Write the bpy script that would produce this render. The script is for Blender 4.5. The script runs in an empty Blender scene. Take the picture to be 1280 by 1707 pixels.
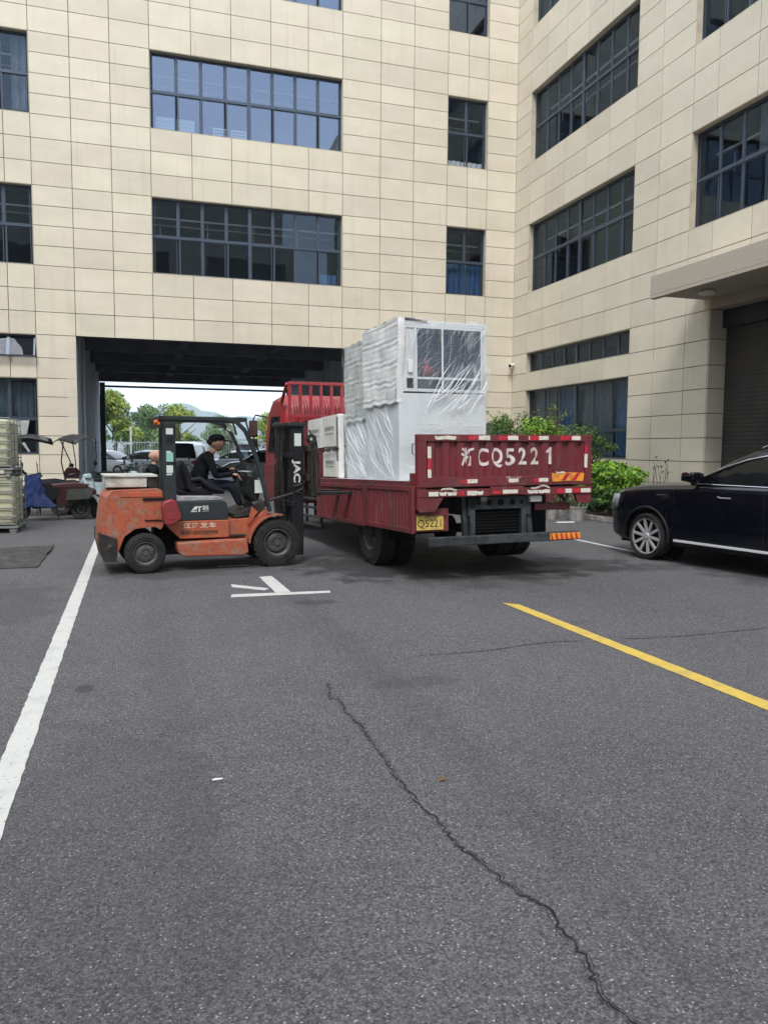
import bpy, bmesh, math, random
from mathutils import Vector, Matrix
random.seed(7)
R = math.radians
SC = bpy.context.scene
COL = SC.collection

# ------------------------------------------------------------------ camera
cam_d = bpy.data.cameras.new('camera')
cam = bpy.data.objects.new('camera', cam_d); COL.objects.link(cam)
cam_d.sensor_fit = 'VERTICAL'; cam_d.sensor_height = 24.0; cam_d.lens = 24.0*1304.2/1707.0
cam_d.clip_start = 0.05; cam_d.clip_end = 8000
_f = Vector((0.30148, 0.94998, -0.08151)); _r = Vector((0.95330, -0.30193, 0.00709)); _u = _r.cross(_f)
cam.matrix_world = Matrix(((_r.x, _u.x, -_f.x, 0), (_r.y, _u.y, -_f.y, 0), (_r.z, _u.z, -_f.z, 1.68), (0, 0, 0, 1)))
SC.camera = cam

# ------------------------------------------------------------------ sky and sun (bright overcast)
SUN_EL, SUN_AZ = R(53), R(205)          # azimuth clockwise from +Y
W = bpy.data.worlds.new('World'); SC.world = W; W.use_nodes = True
nt = W.node_tree; nt.nodes.clear()
def wn(t, **k):
    n = nt.nodes.new(t)
    for a, b in k.items(): setattr(n, a, b)
    return n
sky = wn('ShaderNodeTexSky', sky_type='NISHITA', sun_disc=False, sun_elevation=SUN_EL, sun_rotation=SUN_AZ,
         air_density=1.0, dust_density=3.0, ozone_density=1.0)
tc = wn('ShaderNodeTexCoord'); mp = wn('ShaderNodeMapping'); mp.inputs['Scale'].default_value = (1, 1, 3.0)
cl = wn('ShaderNodeTexNoise'); cl.inputs['Scale'].default_value = 2.2; cl.inputs['Detail'].default_value = 6
rmp = wn('ShaderNodeValToRGB'); rmp.color_ramp.elements[0].position = .3; rmp.color_ramp.elements[1].position = .72
rmp.color_ramp.elements[0].color = (5.9, 7.1, 8.5, 1); rmp.color_ramp.elements[1].color = (8.6, 9.2, 9.8, 1)
mx = wn('ShaderNodeMix', data_type='RGBA'); mx.inputs[0].default_value = .82
bg = wn('ShaderNodeBackground'); bg.inputs['Strength'].default_value = 0.125
out = wn('ShaderNodeOutputWorld')
nt.links.new(tc.outputs['Generated'], mp.inputs['Vector']); nt.links.new(mp.outputs[0], cl.inputs['Vector'])
nt.links.new(cl.outputs['Fac'], rmp.inputs[0]); nt.links.new(sky.outputs[0], mx.inputs[6]); nt.links.new(rmp.outputs[0], mx.inputs[7])
nt.links.new(mx.outputs[2], bg.inputs['Color']); nt.links.new(bg.outputs[0], out.inputs[0])
sd = bpy.data.lights.new('sun', 'SUN'); sun = bpy.data.objects.new('sun', sd); COL.objects.link(sun)
sd.energy = 1.3; sd.angle = R(16); sd.color = (1, .96, .9)
_d = Vector((math.sin(SUN_AZ)*math.cos(SUN_EL), math.cos(SUN_AZ)*math.cos(SUN_EL), math.sin(SUN_EL)))
sun.rotation_euler = _d.to_track_quat('Z', 'Y').to_euler(); sun.location = _d*60
SC.view_settings.view_transform = 'Standard'; SC.view_settings.look = 'None'
SC.view_settings.exposure = 1.17; SC.view_settings.gamma = 1.0; SC.view_settings.use_curve_mapping = False
SC.cycles.max_bounces = 8; SC.cycles.transparent_max_bounces = 16; SC.cycles.diffuse_bounces = 4

# ------------------------------------------------------------------ materials
def mat(name, col, rough=.6, metal=0, col2=None, scale=6, lo=.45, hi=.6, detail=6, stretch=(1, 1, 1), bump=0, bscale=60,
        col3=None, scale3=20, lo3=.6, hi3=.66, stretch3=(1, 1, 1), rnd=0, spec=.5, coat=0, trans=0, ior=1.45, rough2=None, emis=None, wpos=False):
    m = bpy.data.materials.new(name); m.use_nodes = True
    t = m.node_tree; N = t.nodes; L = t.links
    b = N['Principled BSDF']
    b.inputs['Base Color'].default_value = (*col, 1); b.inputs['Roughness'].default_value = rough
    b.inputs['Metallic'].default_value = metal; b.inputs['Specular IOR Level'].default_value = spec
    b.inputs['Coat Weight'].default_value = coat; b.inputs['Transmission Weight'].default_value = trans; b.inputs['IOR'].default_value = ior
    c = N.new('ShaderNodeTexCoord'); cur = None; CO = N.new('ShaderNodeNewGeometry').outputs['Position'] if wpos else c.outputs['Object']
    def layer(prev, cc, sc, l, h, st):
        mp = N.new('ShaderNodeMapping'); mp.inputs['Scale'].default_value = st; L.new(CO, mp.inputs['Vector'])
        n = N.new('ShaderNodeTexNoise'); n.inputs['Scale'].default_value = sc; n.inputs['Detail'].default_value = detail; n.inputs['Roughness'].default_value = .62
        L.new(mp.outputs[0], n.inputs['Vector'])
        r = N.new('ShaderNodeMapRange'); r.inputs[1].default_value = l; r.inputs[2].default_value = h; L.new(n.outputs['Fac'], r.inputs[0])
        x = N.new('ShaderNodeMix'); x.data_type = 'RGBA'; L.new(r.outputs[0], x.inputs[0])
        if prev is None: x.inputs[6].default_value = (*col, 1)
        else: L.new(prev, x.inputs[6])
        x.inputs[7].default_value = (*cc, 1)
        return x.outputs[2], r.outputs[0]
    if col2:
        cur, fac = layer(None, col2, scale, lo, hi, stretch)
        if rough2 is not None:
            q = N.new('ShaderNodeMapRange'); q.inputs[3].default_value = rough; q.inputs[4].default_value = rough2
            L.new(fac, q.inputs[0]); L.new(q.outputs[0], b.inputs['Roughness'])
    if col3: cur, _ = layer(cur, col3, scale3, lo3, hi3, stretch3)
    if rnd:
        oi = N.new('ShaderNodeObjectInfo'); r = N.new('ShaderNodeMapRange'); r.inputs[3].default_value = 1-rnd; r.inputs[4].default_value = 1+rnd
        L.new(oi.outputs['Random'], r.inputs[0])
        hs = N.new('ShaderNodeHueSaturation'); L.new(r.outputs[0], hs.inputs['Value'])
        r2 = N.new('ShaderNodeMapRange'); r2.inputs[3].default_value = .5-rnd*.14; r2.inputs[4].default_value = .5+rnd*.14
        ml = N.new('ShaderNodeMath'); ml.operation = 'MULTIPLY'; ml.inputs[1].default_value = 7.31; fr = N.new('ShaderNodeMath'); fr.operation = 'FRACT'
        L.new(oi.outputs['Random'], ml.inputs[0]); L.new(ml.outputs[0], fr.inputs[0]); L.new(fr.outputs[0], r2.inputs[0]); L.new(r2.outputs[0], hs.inputs['Hue'])
        if cur: L.new(cur, hs.inputs['Color'])
        else: hs.inputs['Color'].default_value = (*col, 1)
        cur = hs.outputs[0]
    if cur: L.new(cur, b.inputs['Base Color'])
    if bump:
        n = N.new('ShaderNodeTexNoise'); n.inputs['Scale'].default_value = bscale; n.inputs['Detail'].default_value = 4
        L.new(c.outputs['Object'], n.inputs['Vector'])
        bp = N.new('ShaderNodeBump'); bp.inputs['Strength'].default_value = bump; bp.inputs['Distance'].default_value = .02
        L.new(n.outputs['Fac'], bp.inputs['Height']); L.new(bp.outputs[0], b.inputs['Normal'])
    if emis: b.inputs['Emission Color'].default_value = (*emis[0], 1); b.inputs['Emission Strength'].default_value = emis[1]
    return m

def film_mat(name, clear=.8, tint=(1, 1, 1), gloss=.12, streak=(1, 1, 1), scale=14, lo=.52, hi=.75, milky=(.8, .82, .84), bump=.5):
    """thin clear film: transparent + glossy + milky folds"""
    m = bpy.data.materials.new(name); m.use_nodes = True; t = m.node_tree; N = t.nodes; L = t.links
    for n in list(N): N.remove(n)
    o = N.new('ShaderNodeOutputMaterial'); tr = N.new('ShaderNodeBsdfTransparent'); gl = N.new('ShaderNodeBsdfGlossy'); df = N.new('ShaderNodeBsdfDiffuse')
    tr.inputs[0].default_value = (*tint, 1); gl.inputs['Roughness'].default_value = gloss; df.inputs[0].default_value = (*milky, 1)
    c = N.new('ShaderNodeTexCoord'); mp = N.new('ShaderNodeMapping'); mp.inputs['Scale'].default_value = streak
    n = N.new('ShaderNodeTexNoise'); n.inputs['Scale'].default_value = scale; n.inputs['Detail'].default_value = 8; n.inputs['Distortion'].default_value = .6
    L.new(c.outputs['Object'], mp.inputs[0]); L.new(mp.outputs[0], n.inputs['Vector'])
    r = N.new('ShaderNodeMapRange'); r.inputs[1].default_value = lo; r.inputs[2].default_value = hi; r.inputs[3].default_value = 1-clear; r.inputs[4].default_value = min(1, 1-clear+.55)
    L.new(n.outputs['Fac'], r.inputs[0])
    bp = N.new('ShaderNodeBump'); bp.inputs['Strength'].default_value = bump; bp.inputs['Distance'].default_value = .03; L.new(n.outputs['Fac'], bp.inputs['Height']); L.new(bp.outputs[0], gl.inputs['Normal'])
    a = N.new('ShaderNodeMixShader'); a.inputs[0].default_value = .55; L.new(df.outputs[0], a.inputs[1]); L.new(gl.outputs[0], a.inputs[2])
    f = N.new('ShaderNodeMixShader'); L.new(r.outputs[0], f.inputs[0]); L.new(tr.outputs[0], f.inputs[1]); L.new(a.outputs[0], f.inputs[2]); L.new(f.outputs[0], o.inputs[0])
    return m

def glass_mat(name, refl=.16, ior=1.5, tint=(.75, .8, .82), rough=.01, rc=(.8, .88, 1)):
    m = bpy.data.materials.new(name); m.use_nodes = True; t = m.node_tree; N = t.nodes; L = t.links
    for n in list(N): N.remove(n)
    o = N.new('ShaderNodeOutputMaterial'); tr = N.new('ShaderNodeBsdfTransparent'); gl = N.new('ShaderNodeBsdfGlossy')
    tr.inputs[0].default_value = (*tint, 1); gl.inputs['Roughness'].default_value = rough; gl.inputs['Color'].default_value = (*rc, 1)
    c = N.new('ShaderNodeTexCoord'); n = N.new('ShaderNodeTexNoise'); n.inputs['Scale'].default_value = .8; L.new(c.outputs['Object'], n.inputs['Vector'])
    bp = N.new('ShaderNodeBump'); bp.inputs['Strength'].default_value = .06; bp.inputs['Distance'].default_value = .05; L.new(n.outputs['Fac'], bp.inputs['Height']); L.new(bp.outputs[0], gl.inputs['Normal'])
    ge = N.new('ShaderNodeNewGeometry'); dt = N.new('ShaderNodeVectorMath'); dt.operation = 'DOT_PRODUCT'; L.new(ge.outputs['Incoming'], dt.inputs[0]); L.new(ge.outputs['Normal'], dt.inputs[1])
    def mth(op, x, y=None, clamp=False):
        q = N.new('ShaderNodeMath'); q.operation = op; q.use_clamp = clamp
        for i_, v_ in enumerate((x, y)):
            if v_ is None: continue
            if isinstance(v_, (int, float)): q.inputs[i_].default_value = v_
            else: L.new(v_, q.inputs[i_])
        return q.outputs[0]
    r0 = ((ior-1)/(ior+1))**2
    pw = mth('POWER', mth('SUBTRACT', 1.0, mth('ABSOLUTE', dt.outputs['Value'])), 5.0)
    ad_ = mth('ADD', mth('MULTIPLY', pw, 1-r0), r0+refl, True)
    f = N.new('ShaderNodeMixShader'); L.new(ad_, f.inputs[0]); L.new(tr.outputs[0], f.inputs[1]); L.new(gl.outputs[0], f.inputs[2]); L.new(f.outputs[0], o.inputs[0])
    return m

MT = {}
MT['tile'] = mat('beige_tile', (.64, .58, .465), .75, col2=(.575, .52, .41), scale=1.1, lo=.35, hi=.7, stretch=(.8, .8, 1.6), wpos=True,
                 col3=(.50, .44, .34), scale3=2.2, lo3=.55, hi3=.95, stretch3=(3, 3, .18), rnd=.055, bump=.12, bscale=45, spec=.25)
MT['joint'] = mat('dark_joint', (.19, .16, .125), .9)
MT['reveal'] = mat('plaster_reveal', (.50, .44, .33), .8, col2=(.42, .37, .28), scale=3)
MT['frame'] = mat('grey_aluminium', (.06, .078, .11), .38, .35)
MT['glass'] = glass_mat('window_glass', refl=.015, rc=(.60, .78, 1))
MT['glass_film'] = glass_mat('window_glass_coated', refl=.18, rc=(.56, .68, .92), tint=(.5, .56, .6))
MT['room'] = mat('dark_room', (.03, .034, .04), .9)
MT['rail'] = mat('pale_batten', (.55, .58, .6), .5)
MT['curtain'] = mat('blue_curtain', (.05, .12, .25), .9, col2=(.03, .07, .16), scale=8, stretch=(6, 6, .3), lo=.4, hi=.6)
MT['curtain_grey'] = mat('grey_curtain', (.14, .15, .17), .9, col2=(.07, .08, .1), scale=8, stretch=(6, 6, .3), lo=.4, hi=.6)
MT['concrete'] = mat('painted_concrete', (.46, .50, .53), .8, col2=(.26, .28, .30), scale=1.6, lo=.4, hi=.7, stretch=(1, 1, .4), bump=.1)
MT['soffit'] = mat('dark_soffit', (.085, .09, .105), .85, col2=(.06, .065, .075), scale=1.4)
MT['black_metal'] = mat('black_metal', (.010, .011, .013), .5, .0, spec=.3)
MT['shutter'] = mat('shutter_brown', (.05, .045, .04), .5, .3, col2=(.035, .032, .03), scale=1.5)
MT['canopy'] = mat('canopy_stone', (.48, .425, .345), .85, col2=(.36, .315, .255), scale=40, lo=.4, hi=.6, bump=.35, bscale=70)
MT['white'] = mat('white_plastic', (.7, .7, .68), .5)

# ------------------------------------------------------------------ mesh helpers
class MB:
    def __init__(s): s.v = []; s.f = []; s.m = []; s.uv = None
    def add(s, vs, fs, mi=0):
        o = len(s.v); s.v += [tuple(v) for v in vs]; s.f += [tuple(i+o for i in f) for f in fs]; s.m += [mi]*len(fs); return s
    def box(s, x0, x1, y0, y1, z0, z1, mi=0, M=None):
        vs = [Vector(p) for p in ((x0,y0,z0),(x1,y0,z0),(x1,y1,z0),(x0,y1,z0),(x0,y0,z1),(x1,y0,z1),(x1,y1,z1),(x0,y1,z1))]
        if M: vs = [M @ v for v in vs]
        return s.add(vs, [(0,3,2,1),(4,5,6,7),(0,1,5,4),(1,2,6,5),(2,3,7,6),(3,0,4,7)], mi)
    def bar(s, a, b, w, d=None, up=(0, 0, 1), mi=0):
        """rectangular bar from a to b, w across, d in the third direction"""
        a = Vector(a); b = Vector(b); d = d or w; t = (b-a).normalized(); up = Vector(up)
        if abs(t.dot(up)) > .95: up = Vector((0, 1, 0)) if abs(t.y) < .9 else Vector((1, 0, 0))
        x = t.cross(up).normalized(); y = x.cross(t).normalized()
        vs = []
        for p in (a, b):
            for i, j in ((-1,-1),(1,-1),(1,1),(-1,1)): vs.append(p+x*(w/2*i)+y*(d/2*j))
        return s.add(vs, [(0,3,2,1),(4,5,6,7),(0,1,5,4),(1,2,6,5),(2,3,7,6),(3,0,4,7)], mi)
    def tube(s, pts, r, n=8, mi=0, cap=True):
        pts = [Vector(p) for p in pts]; vs = []; prev = None
        for i, p in enumerate(pts):
            t = (pts[min(i+1, len(pts)-1)]-pts[max(i-1, 0)]).normalized()
            if prev is None: x = t.cross(Vector((0, 0, 1)) if abs(t.z) < .9 else Vector((1, 0, 0))).normalized()
            else: x = (prev-t*prev.dot(t)).normalized()
            prev = x; y = t.cross(x); rr = r[i] if isinstance(r, (list, tuple)) else r
            for k in range(n): a = 2*math.pi*k/n; vs.append(p+x*(rr*math.cos(a))+y*(rr*math.sin(a)))
        fs = [(i*n+k, i*n+(k+1) % n, (i+1)*n+(k+1) % n, (i+1)*n+k) for i in range(len(pts)-1) for k in range(n)]
        if cap: fs += [tuple(range(n-1, -1, -1)), tuple((len(pts)-1)*n+k for k in range(n))]
        return s.add(vs, fs, mi)
    def lathe(s, prof, c=(0, 0, 0), axis='y', n=24, mi=0, close=False, nocap=False):
        """prof: list of (radius, height along axis)"""
        c = Vector(c); vs = []
        for (r, h) in prof:
            for k in range(n):
                a = 2*math.pi*k/n; u, w = r*math.cos(a), r*math.sin(a)
                vs.append(c+Vector({'y': (u, h, w), 'x': (h, u, w), 'z': (u, w, h)}[axis]))
        m = len(prof); fs = [(i*n+k, i*n+(k+1) % n, (i+1)*n+(k+1) % n, (i+1)*n+k) for i in range(m-1) for k in range(n)]
        if close: fs += [((m-1)*n+k, (m-1)*n+(k+1) % n, (k+1) % n, k) for k in range(n)]
        elif not nocap: fs += [tuple(range(n-1, -1, -1)), tuple((m-1)*n+k for k in range(n))]
        return s.add(vs, fs, mi)
    def prism(s, poly, d0, d1, axis='y', mi=0):
        """poly in the plane across axis (y: (x,z); x: (y,z); z: (x,y)), extruded d0..d1"""
        def P(p, d): return {'y': (p[0], d, p[1]), 'x': (d, p[0], p[1]), 'z': (p[0], p[1], d)}[axis]
        n = len(poly); vs = [P(p, d0) for p in poly]+[P(p, d1) for p in poly]
        return s.add(vs, [tuple(range(n)), tuple(range(2*n-1, n-1, -1))]+[(i, i+n, (i+1) % n+n, (i+1) % n) for i in range(n)], mi)
    def loft(s, secs, mi=0, cap=True, loop=False, mfun=None):
        n = len(secs[0]); o = []
        for q in secs: o += q
        fs = []; ms = []
        for i in range(len(secs)-1):
            for k in range(n if loop else n-1):
                fs.append((i*n+k, i*n+(k+1) % n, (i+1)*n+(k+1) % n, (i+1)*n+k)); ms.append(mfun(i, k) if mfun else mi)
        base = len(s.f); s.add(o, fs, mi); s.m[base:] = ms
        if cap: s.add(secs[0], [tuple(range(n))], mi); s.add(secs[-1], [tuple(range(n-1, -1, -1))], mi)
        return s
    def quad(s, a, b, c, d, mi=0): return s.add([a, b, c, d], [(0, 1, 2, 3)], mi)
    def build(s, name, m, parent=None, bevel=0, smooth=None, seg=2, sub=0, label=None, loc=None, stuff=False, doubles=False):
        me = bpy.data.meshes.new(name); me.from_pydata(s.v, [], s.f)
        ms = m if isinstance(m, (list, tuple)) else [m]
        for q in ms: me.materials.append(q)
        if len(ms) > 1: me.polygons.foreach_set('material_index', s.m)
        b = bmesh.new(); b.from_mesh(me)
        if doubles: bmesh.ops.remove_doubles(b, verts=b.verts, dist=1e-4)
        bmesh.ops.recalc_face_normals(b, faces=b.faces); b.to_mesh(me); b.free()
        me.update()
        o = bpy.data.objects.new(name, me); COL.objects.link(o)
        if parent: o.parent = parent
        if loc: o.location = loc
        if bevel:
            k = o.modifiers.new('b', 'BEVEL'); k.width = bevel; k.segments = seg; k.limit_method = 'ANGLE'; k.angle_limit = R(35)
        if sub:
            k = o.modifiers.new('s', 'SUBSURF'); k.levels = k.render_levels = sub
        if smooth:
            me.polygons.foreach_set('use_smooth', [True]*len(me.polygons)); me.set_sharp_from_angle(angle=R(smooth))
        if label: o['label'] = label
        if stuff: o['kind'] = 'stuff'
        return o

def bake(o):
    dg = bpy.context.evaluated_depsgraph_get(); me = bpy.data.meshes.new_from_object(o.evaluated_get(dg)); o.modifiers.clear(); o.data = me
    return o
def tag(o, label, cat, group=None):
    o['label'] = label; o['category'] = cat
    if group: o['group'] = group
    return o
def thing(name, label, cat, loc=(0, 0, 0), rz=0, group=None, rot=None):
    o = bpy.data.objects.new(name, None); COL.objects.link(o); o.empty_display_size = .2
    o.location = loc; o.rotation_euler = rot or (0, 0, rz)
    return tag(o, label, cat, group)
def struct(o): o['kind'] = 'structure'; return o
def inst(name, me, parent, loc, m=None, scale=None, rot=None):
    o = bpy.data.objects.new(name, me); COL.objects.link(o); o.parent = parent; o.location = loc
    if scale: o.scale = scale
    if rot: o.rotation_euler = rot
    return o
def copy_tree(o, parent=None):
    c = o.copy(); COL.objects.link(c); c.parent = parent
    for ch in list(o.children): copy_tree(ch, c)
    return c
def text(body, name, m, parent, origin, xdir, updir, size, width=None, extrude=.002, align='CENTER', bold=0, remesh=None, spacing=1.0):
    c = bpy.data.curves.new(name, 'FONT'); c.body = body; c.size = size; c.extrude = extrude; c.align_x = align; c.align_y = 'CENTER'; c.offset = bold
    c.space_character = spacing
    t = bpy.data.objects.new(name, c); COL.objects.link(t)
    bpy.context.view_layer.update()
    me = bpy.data.meshes.new_from_object(t.evaluated_get(bpy.context.evaluated_depsgraph_get())); bpy.data.objects.remove(t)
    if width:
        xs = [v.co.x for v in me.vertices]; k = width/(max(xs)-min(xs)); me.transform(Matrix.Diagonal((k, 1, 1, 1)))
    x = Vector(xdir).normalized(); u = Vector(updir).normalized(); n = x.cross(u); o0 = Vector(origin)
    me.transform(Matrix(((x.x, u.x, n.x, o0.x), (x.y, u.y, n.y, o0.y), (x.z, u.z, n.z, o0.z), (0, 0, 0, 1))))
    me.materials.clear(); me.materials.append(m)
    o = bpy.data.objects.new(name, me); COL.objects.link(o); o.parent = parent
    return o
# ================================================================== GROUND
def asphalt():
    m = bpy.data.materials.new('asphalt'); m.use_nodes = True; t = m.node_tree; N = t.nodes; L = t.links; b = N['Principled BSDF']
    b.inputs['Roughness'].default_value = .82; b.inputs['Specular IOR Level'].default_value = .35
    c = N.new('ShaderNodeTexCoord')
    def noise(sc, det=4, rough=.6):
        n = N.new('ShaderNodeTexNoise'); n.inputs['Scale'].default_value = sc; n.inputs['Detail'].default_value = det; n.inputs['Roughness'].default_value = rough
        L.new(c.outputs['Object'], n.inputs['Vector']); return n.outputs['Fac']
    def rng(s, a, b_, c_=0, d=1):
        r = N.new('ShaderNodeMapRange'); r.inputs[1].default_value = a; r.inputs[2].default_value = b_; r.inputs[3].default_value = c_; r.inputs[4].default_value = d
        L.new(s, r.inputs[0]); return r.outputs[0]
    def mix(f, a, b_, mode='MIX'):
        x = N.new('ShaderNodeMix'); x.data_type = 'RGBA'; x.blend_type = mode
        if isinstance(f, float): x.inputs[0].default_value = f
        else: L.new(f, x.inputs[0])
        for i, q in ((6, a), (7, b_)):
            if isinstance(q, tuple): x.inputs[i].default_value = (*q, 1)
            else: L.new(q, x.inputs[i])
        return x.outputs[2]
    base = mix(rng(noise(.45, 7, .7), .38, .62), (.050, .046, .049), (.080, .074, .078))
    base = mix(rng(noise(1.1, 6, .75), .46, .68, 0, .7), base, (.072, .076, .072))
    vo = N.new('ShaderNodeTexVoronoi'); vo.inputs['Scale'].default_value = 115; L.new(c.outputs['Object'], vo.inputs['Vector'])
    ch = N.new('ShaderNodeSeparateColor'); L.new(vo.outputs['Color'], ch.inputs[0])
    st = mix(rng(ch.outputs[0], 0, 1, 0, 1), (.014, .013, .015), (.24, .225, .235))
    base = mix(rng(vo.outputs['Distance'], .1, .65, .8, .25), base, st)
    # pale exposed chips
    v2 = N.new('ShaderNodeTexVoronoi'); v2.inputs['Scale'].default_value = 75; L.new(c.outputs['Object'], v2.inputs['Vector'])
    c2 = N.new('ShaderNodeSeparateColor'); L.new(v2.outputs['Color'], c2.inputs[0])
    f1 = rng(c2.outputs[1], .86, .88); f2 = rng(v2.outputs['Distance'], .34, .22)
    ml = N.new('ShaderNodeMath'); ml.operation = 'MULTIPLY'; L.new(f1, ml.inputs[0]); L.new(f2, ml.inputs[1])
    base = mix(ml.outputs[0], base, (.34, .33, .32))
    # dark pits between the chips
    base = mix(rng(noise(55, 3), .52, .72, 0, .8), base, (.022, .021, .022))
    # stains with a shape of their own (oil, damp), plus shade painted under the vehicles: x, y, half-sizes
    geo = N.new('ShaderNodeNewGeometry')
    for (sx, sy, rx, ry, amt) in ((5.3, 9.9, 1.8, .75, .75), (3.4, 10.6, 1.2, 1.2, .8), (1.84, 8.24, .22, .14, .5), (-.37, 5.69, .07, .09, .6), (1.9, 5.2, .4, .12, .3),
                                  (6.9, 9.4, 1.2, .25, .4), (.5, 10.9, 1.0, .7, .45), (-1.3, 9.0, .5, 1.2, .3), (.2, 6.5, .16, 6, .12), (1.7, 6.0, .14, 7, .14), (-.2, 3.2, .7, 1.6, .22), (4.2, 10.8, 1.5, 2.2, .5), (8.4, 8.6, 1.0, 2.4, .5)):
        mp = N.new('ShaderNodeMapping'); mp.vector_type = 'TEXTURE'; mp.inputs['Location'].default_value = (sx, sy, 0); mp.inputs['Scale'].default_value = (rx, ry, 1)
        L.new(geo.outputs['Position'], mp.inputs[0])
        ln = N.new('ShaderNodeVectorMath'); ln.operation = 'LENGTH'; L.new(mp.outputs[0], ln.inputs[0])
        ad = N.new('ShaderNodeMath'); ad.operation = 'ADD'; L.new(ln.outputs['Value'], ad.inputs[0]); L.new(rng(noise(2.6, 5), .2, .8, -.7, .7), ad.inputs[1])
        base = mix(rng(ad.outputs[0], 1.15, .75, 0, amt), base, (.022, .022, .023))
    # greenish and brownish faint spots
    base = mix(rng(noise(2.9, 2), .68, .8, 0, .35), base, (.055, .075, .05))
    L.new(base, b.inputs['Base Color'])
    bp = N.new('ShaderNodeBump'); bp.inputs['Strength'].default_value = .75; bp.inputs['Distance'].default_value = .006
    s = N.new('ShaderNodeMath'); s.operation = 'SUBTRACT'; L.new(noise(160, 4), s.inputs[0]); L.new(vo.outputs['Distance'], s.inputs[1])
    L.new(s.outputs[0], bp.inputs['Height']); L.new(bp.outputs[0], b.inputs['Normal'])
    return m
MT['asphalt'] = asphalt()
g = MB(); g.quad((-1500, -200, 0), (2200, -200, 0), (2200, 2600, 0), (-1500, 2600, 0))
ground = struct(g.build('ground', MT['asphalt']))
MT['linew'] = mat('white_road_paint', (.47, .46, .43), .7, col2=(.36, .36, .34), scale=5, lo=.5, hi=.75, col3=(.14, .135, .135), scale3=42, lo3=.6, hi3=.7, bump=.4, bscale=90)
MT['liney'] = mat('yellow_road_paint', (.52, .36, .06), .7, col2=(.40, .28, .08), scale=5, lo=.45, hi=.7, col3=(.2, .16, .08), scale3=46, lo3=.6, hi3=.7, bump=.4, bscale=90)
def strip(poly, m, name='painted_line', z=.004, jag=.004):
    """painted line on the asphalt with a slightly ragged edge"""
    pts = []
    n = len(poly)
    for i in range(n):
        a = Vector(poly[i]); b = Vector(poly[(i+1) % n]); k = max(1, int((b-a).length/.06))
        for j in range(k):
            p = a.lerp(b, j/k); pts.append((p.x+random.uniform(-jag, jag), p.y+random.uniform(-jag, jag), z))
    s = MB(); s.add(pts, [tuple(range(len(pts)))]); o = s.build(name, m); o.data.polygons[0].flip() if o.data.polygons[0].normal.z < 0 else None
    return struct(o)
strip([(-.71, 1.5), (-.575, 1.5), (-.59, 15.2), (-.72, 15.2)], MT['linew'], 'white_line')
strip([(3.79, 7.66), (3.93, 7.52), (4.07, 2), (3.92, 2)], MT['liney'], 'yellow_line')
strip([(7.76, 13.2), (7.86, 13.2), (7.86, 10.0), (7.76, 10.0)], MT['linew'], 'white_line')
strip([(.99, 8.75), (2.13, 8.73), (2.15, 8.86), (1.02, 8.93)], MT['linew'], 'white_road_marking')
strip([(1.50, 10.05), (1.67, 10.09), (1.70, 8.90), (1.52, 8.90)], MT['linew'], 'white_road_marking')
strip([(1.09, 9.60), (1.49, 9.20), (1.42, 9.08), (1.08, 9.40)], MT['linew'], 'white_road_marking')
strip([(1.07, 11.02), (1.52, 11.06), (1.54, 11.17), (1.09, 11.12)], MT['linew'], 'white_road_marking')
# cracks: thin ragged dark seams
MT['crack'] = mat('crack_dark', (.012, .011, .011), .95)
def crack(pts, w, name='crack', seed=1, dbl=True):
    rr = random.Random(seed); q = []
    for i in range(len(pts)-1):
        a = Vector(pts[i]); b = Vector(pts[i+1]); k = max(2, int((b-a).length/.018))
        for j in range(k):
            p = a.lerp(b, j/k); q.append(p+Vector((rr.uniform(-1, 1)*.013, rr.uniform(-1, 1)*.008)))
    s = MB()
    def run(off, wm, lo, hi):
        wob = 0
        vs = []
        for i, p in enumerate(q):
            t = (q[min(i+1, len(q)-1)]-q[max(0, i-1)]).normalized(); n = Vector((-t.y, t.x)); wob += rr.uniform(-.3, .3)*.006; wob *= .93
            ww = w*wm*rr.uniform(lo, hi); c = p+n*(off+wob)
            vs += [(c.x+n.x*ww, c.y+n.y*ww, .003), (c.x-n.x*ww, c.y-n.y*ww, .003)]
        s.add(vs, [(2*i, 2*i+1, 2*i+3, 2*i+2) for i in range(len(q)-1)])
    run(0, 1, .25, 1.2)
    if dbl: run(.012, .4, 0, 1); run(-.014, .3, 0, 1)
    return struct(s.build(name, MT['crack']))
crack([(1.282, 5.325), (1.211, 4.997), (1.265, 4.981), (1.244, 4.713), (1.268, 4.447), (1.26, 4.264), (1.263, 3.947), (1.241, 3.724), (1.245, 3.5), (1.245, 3.332), (1.272, 3.17), (1.279, 2.944),
       (1.313, 2.807), (1.341, 2.593), (1.404, 2.45), (1.392, 2.321), (1.399, 2.214), (1.378, 2.107), (1.349, 2.026), (1.341, 1.931), (1.371, 1.839), (1.39, 1.5), (1.42, 1.0)], .0056, seed=3)
crack([(2.175, 5.859), (2.479, 5.83), (2.871, 5.857), (3.132, 5.928), (3.495, 5.954), (3.75, 5.91)], .007, seed=4, dbl=False)
crack([(4.10, 5.88), (4.224, 5.858), (4.769, 5.819), (5.332, 5.853), (5.701, 5.875), (6.4, 5.8)], .008, seed=5, dbl=False)

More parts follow.
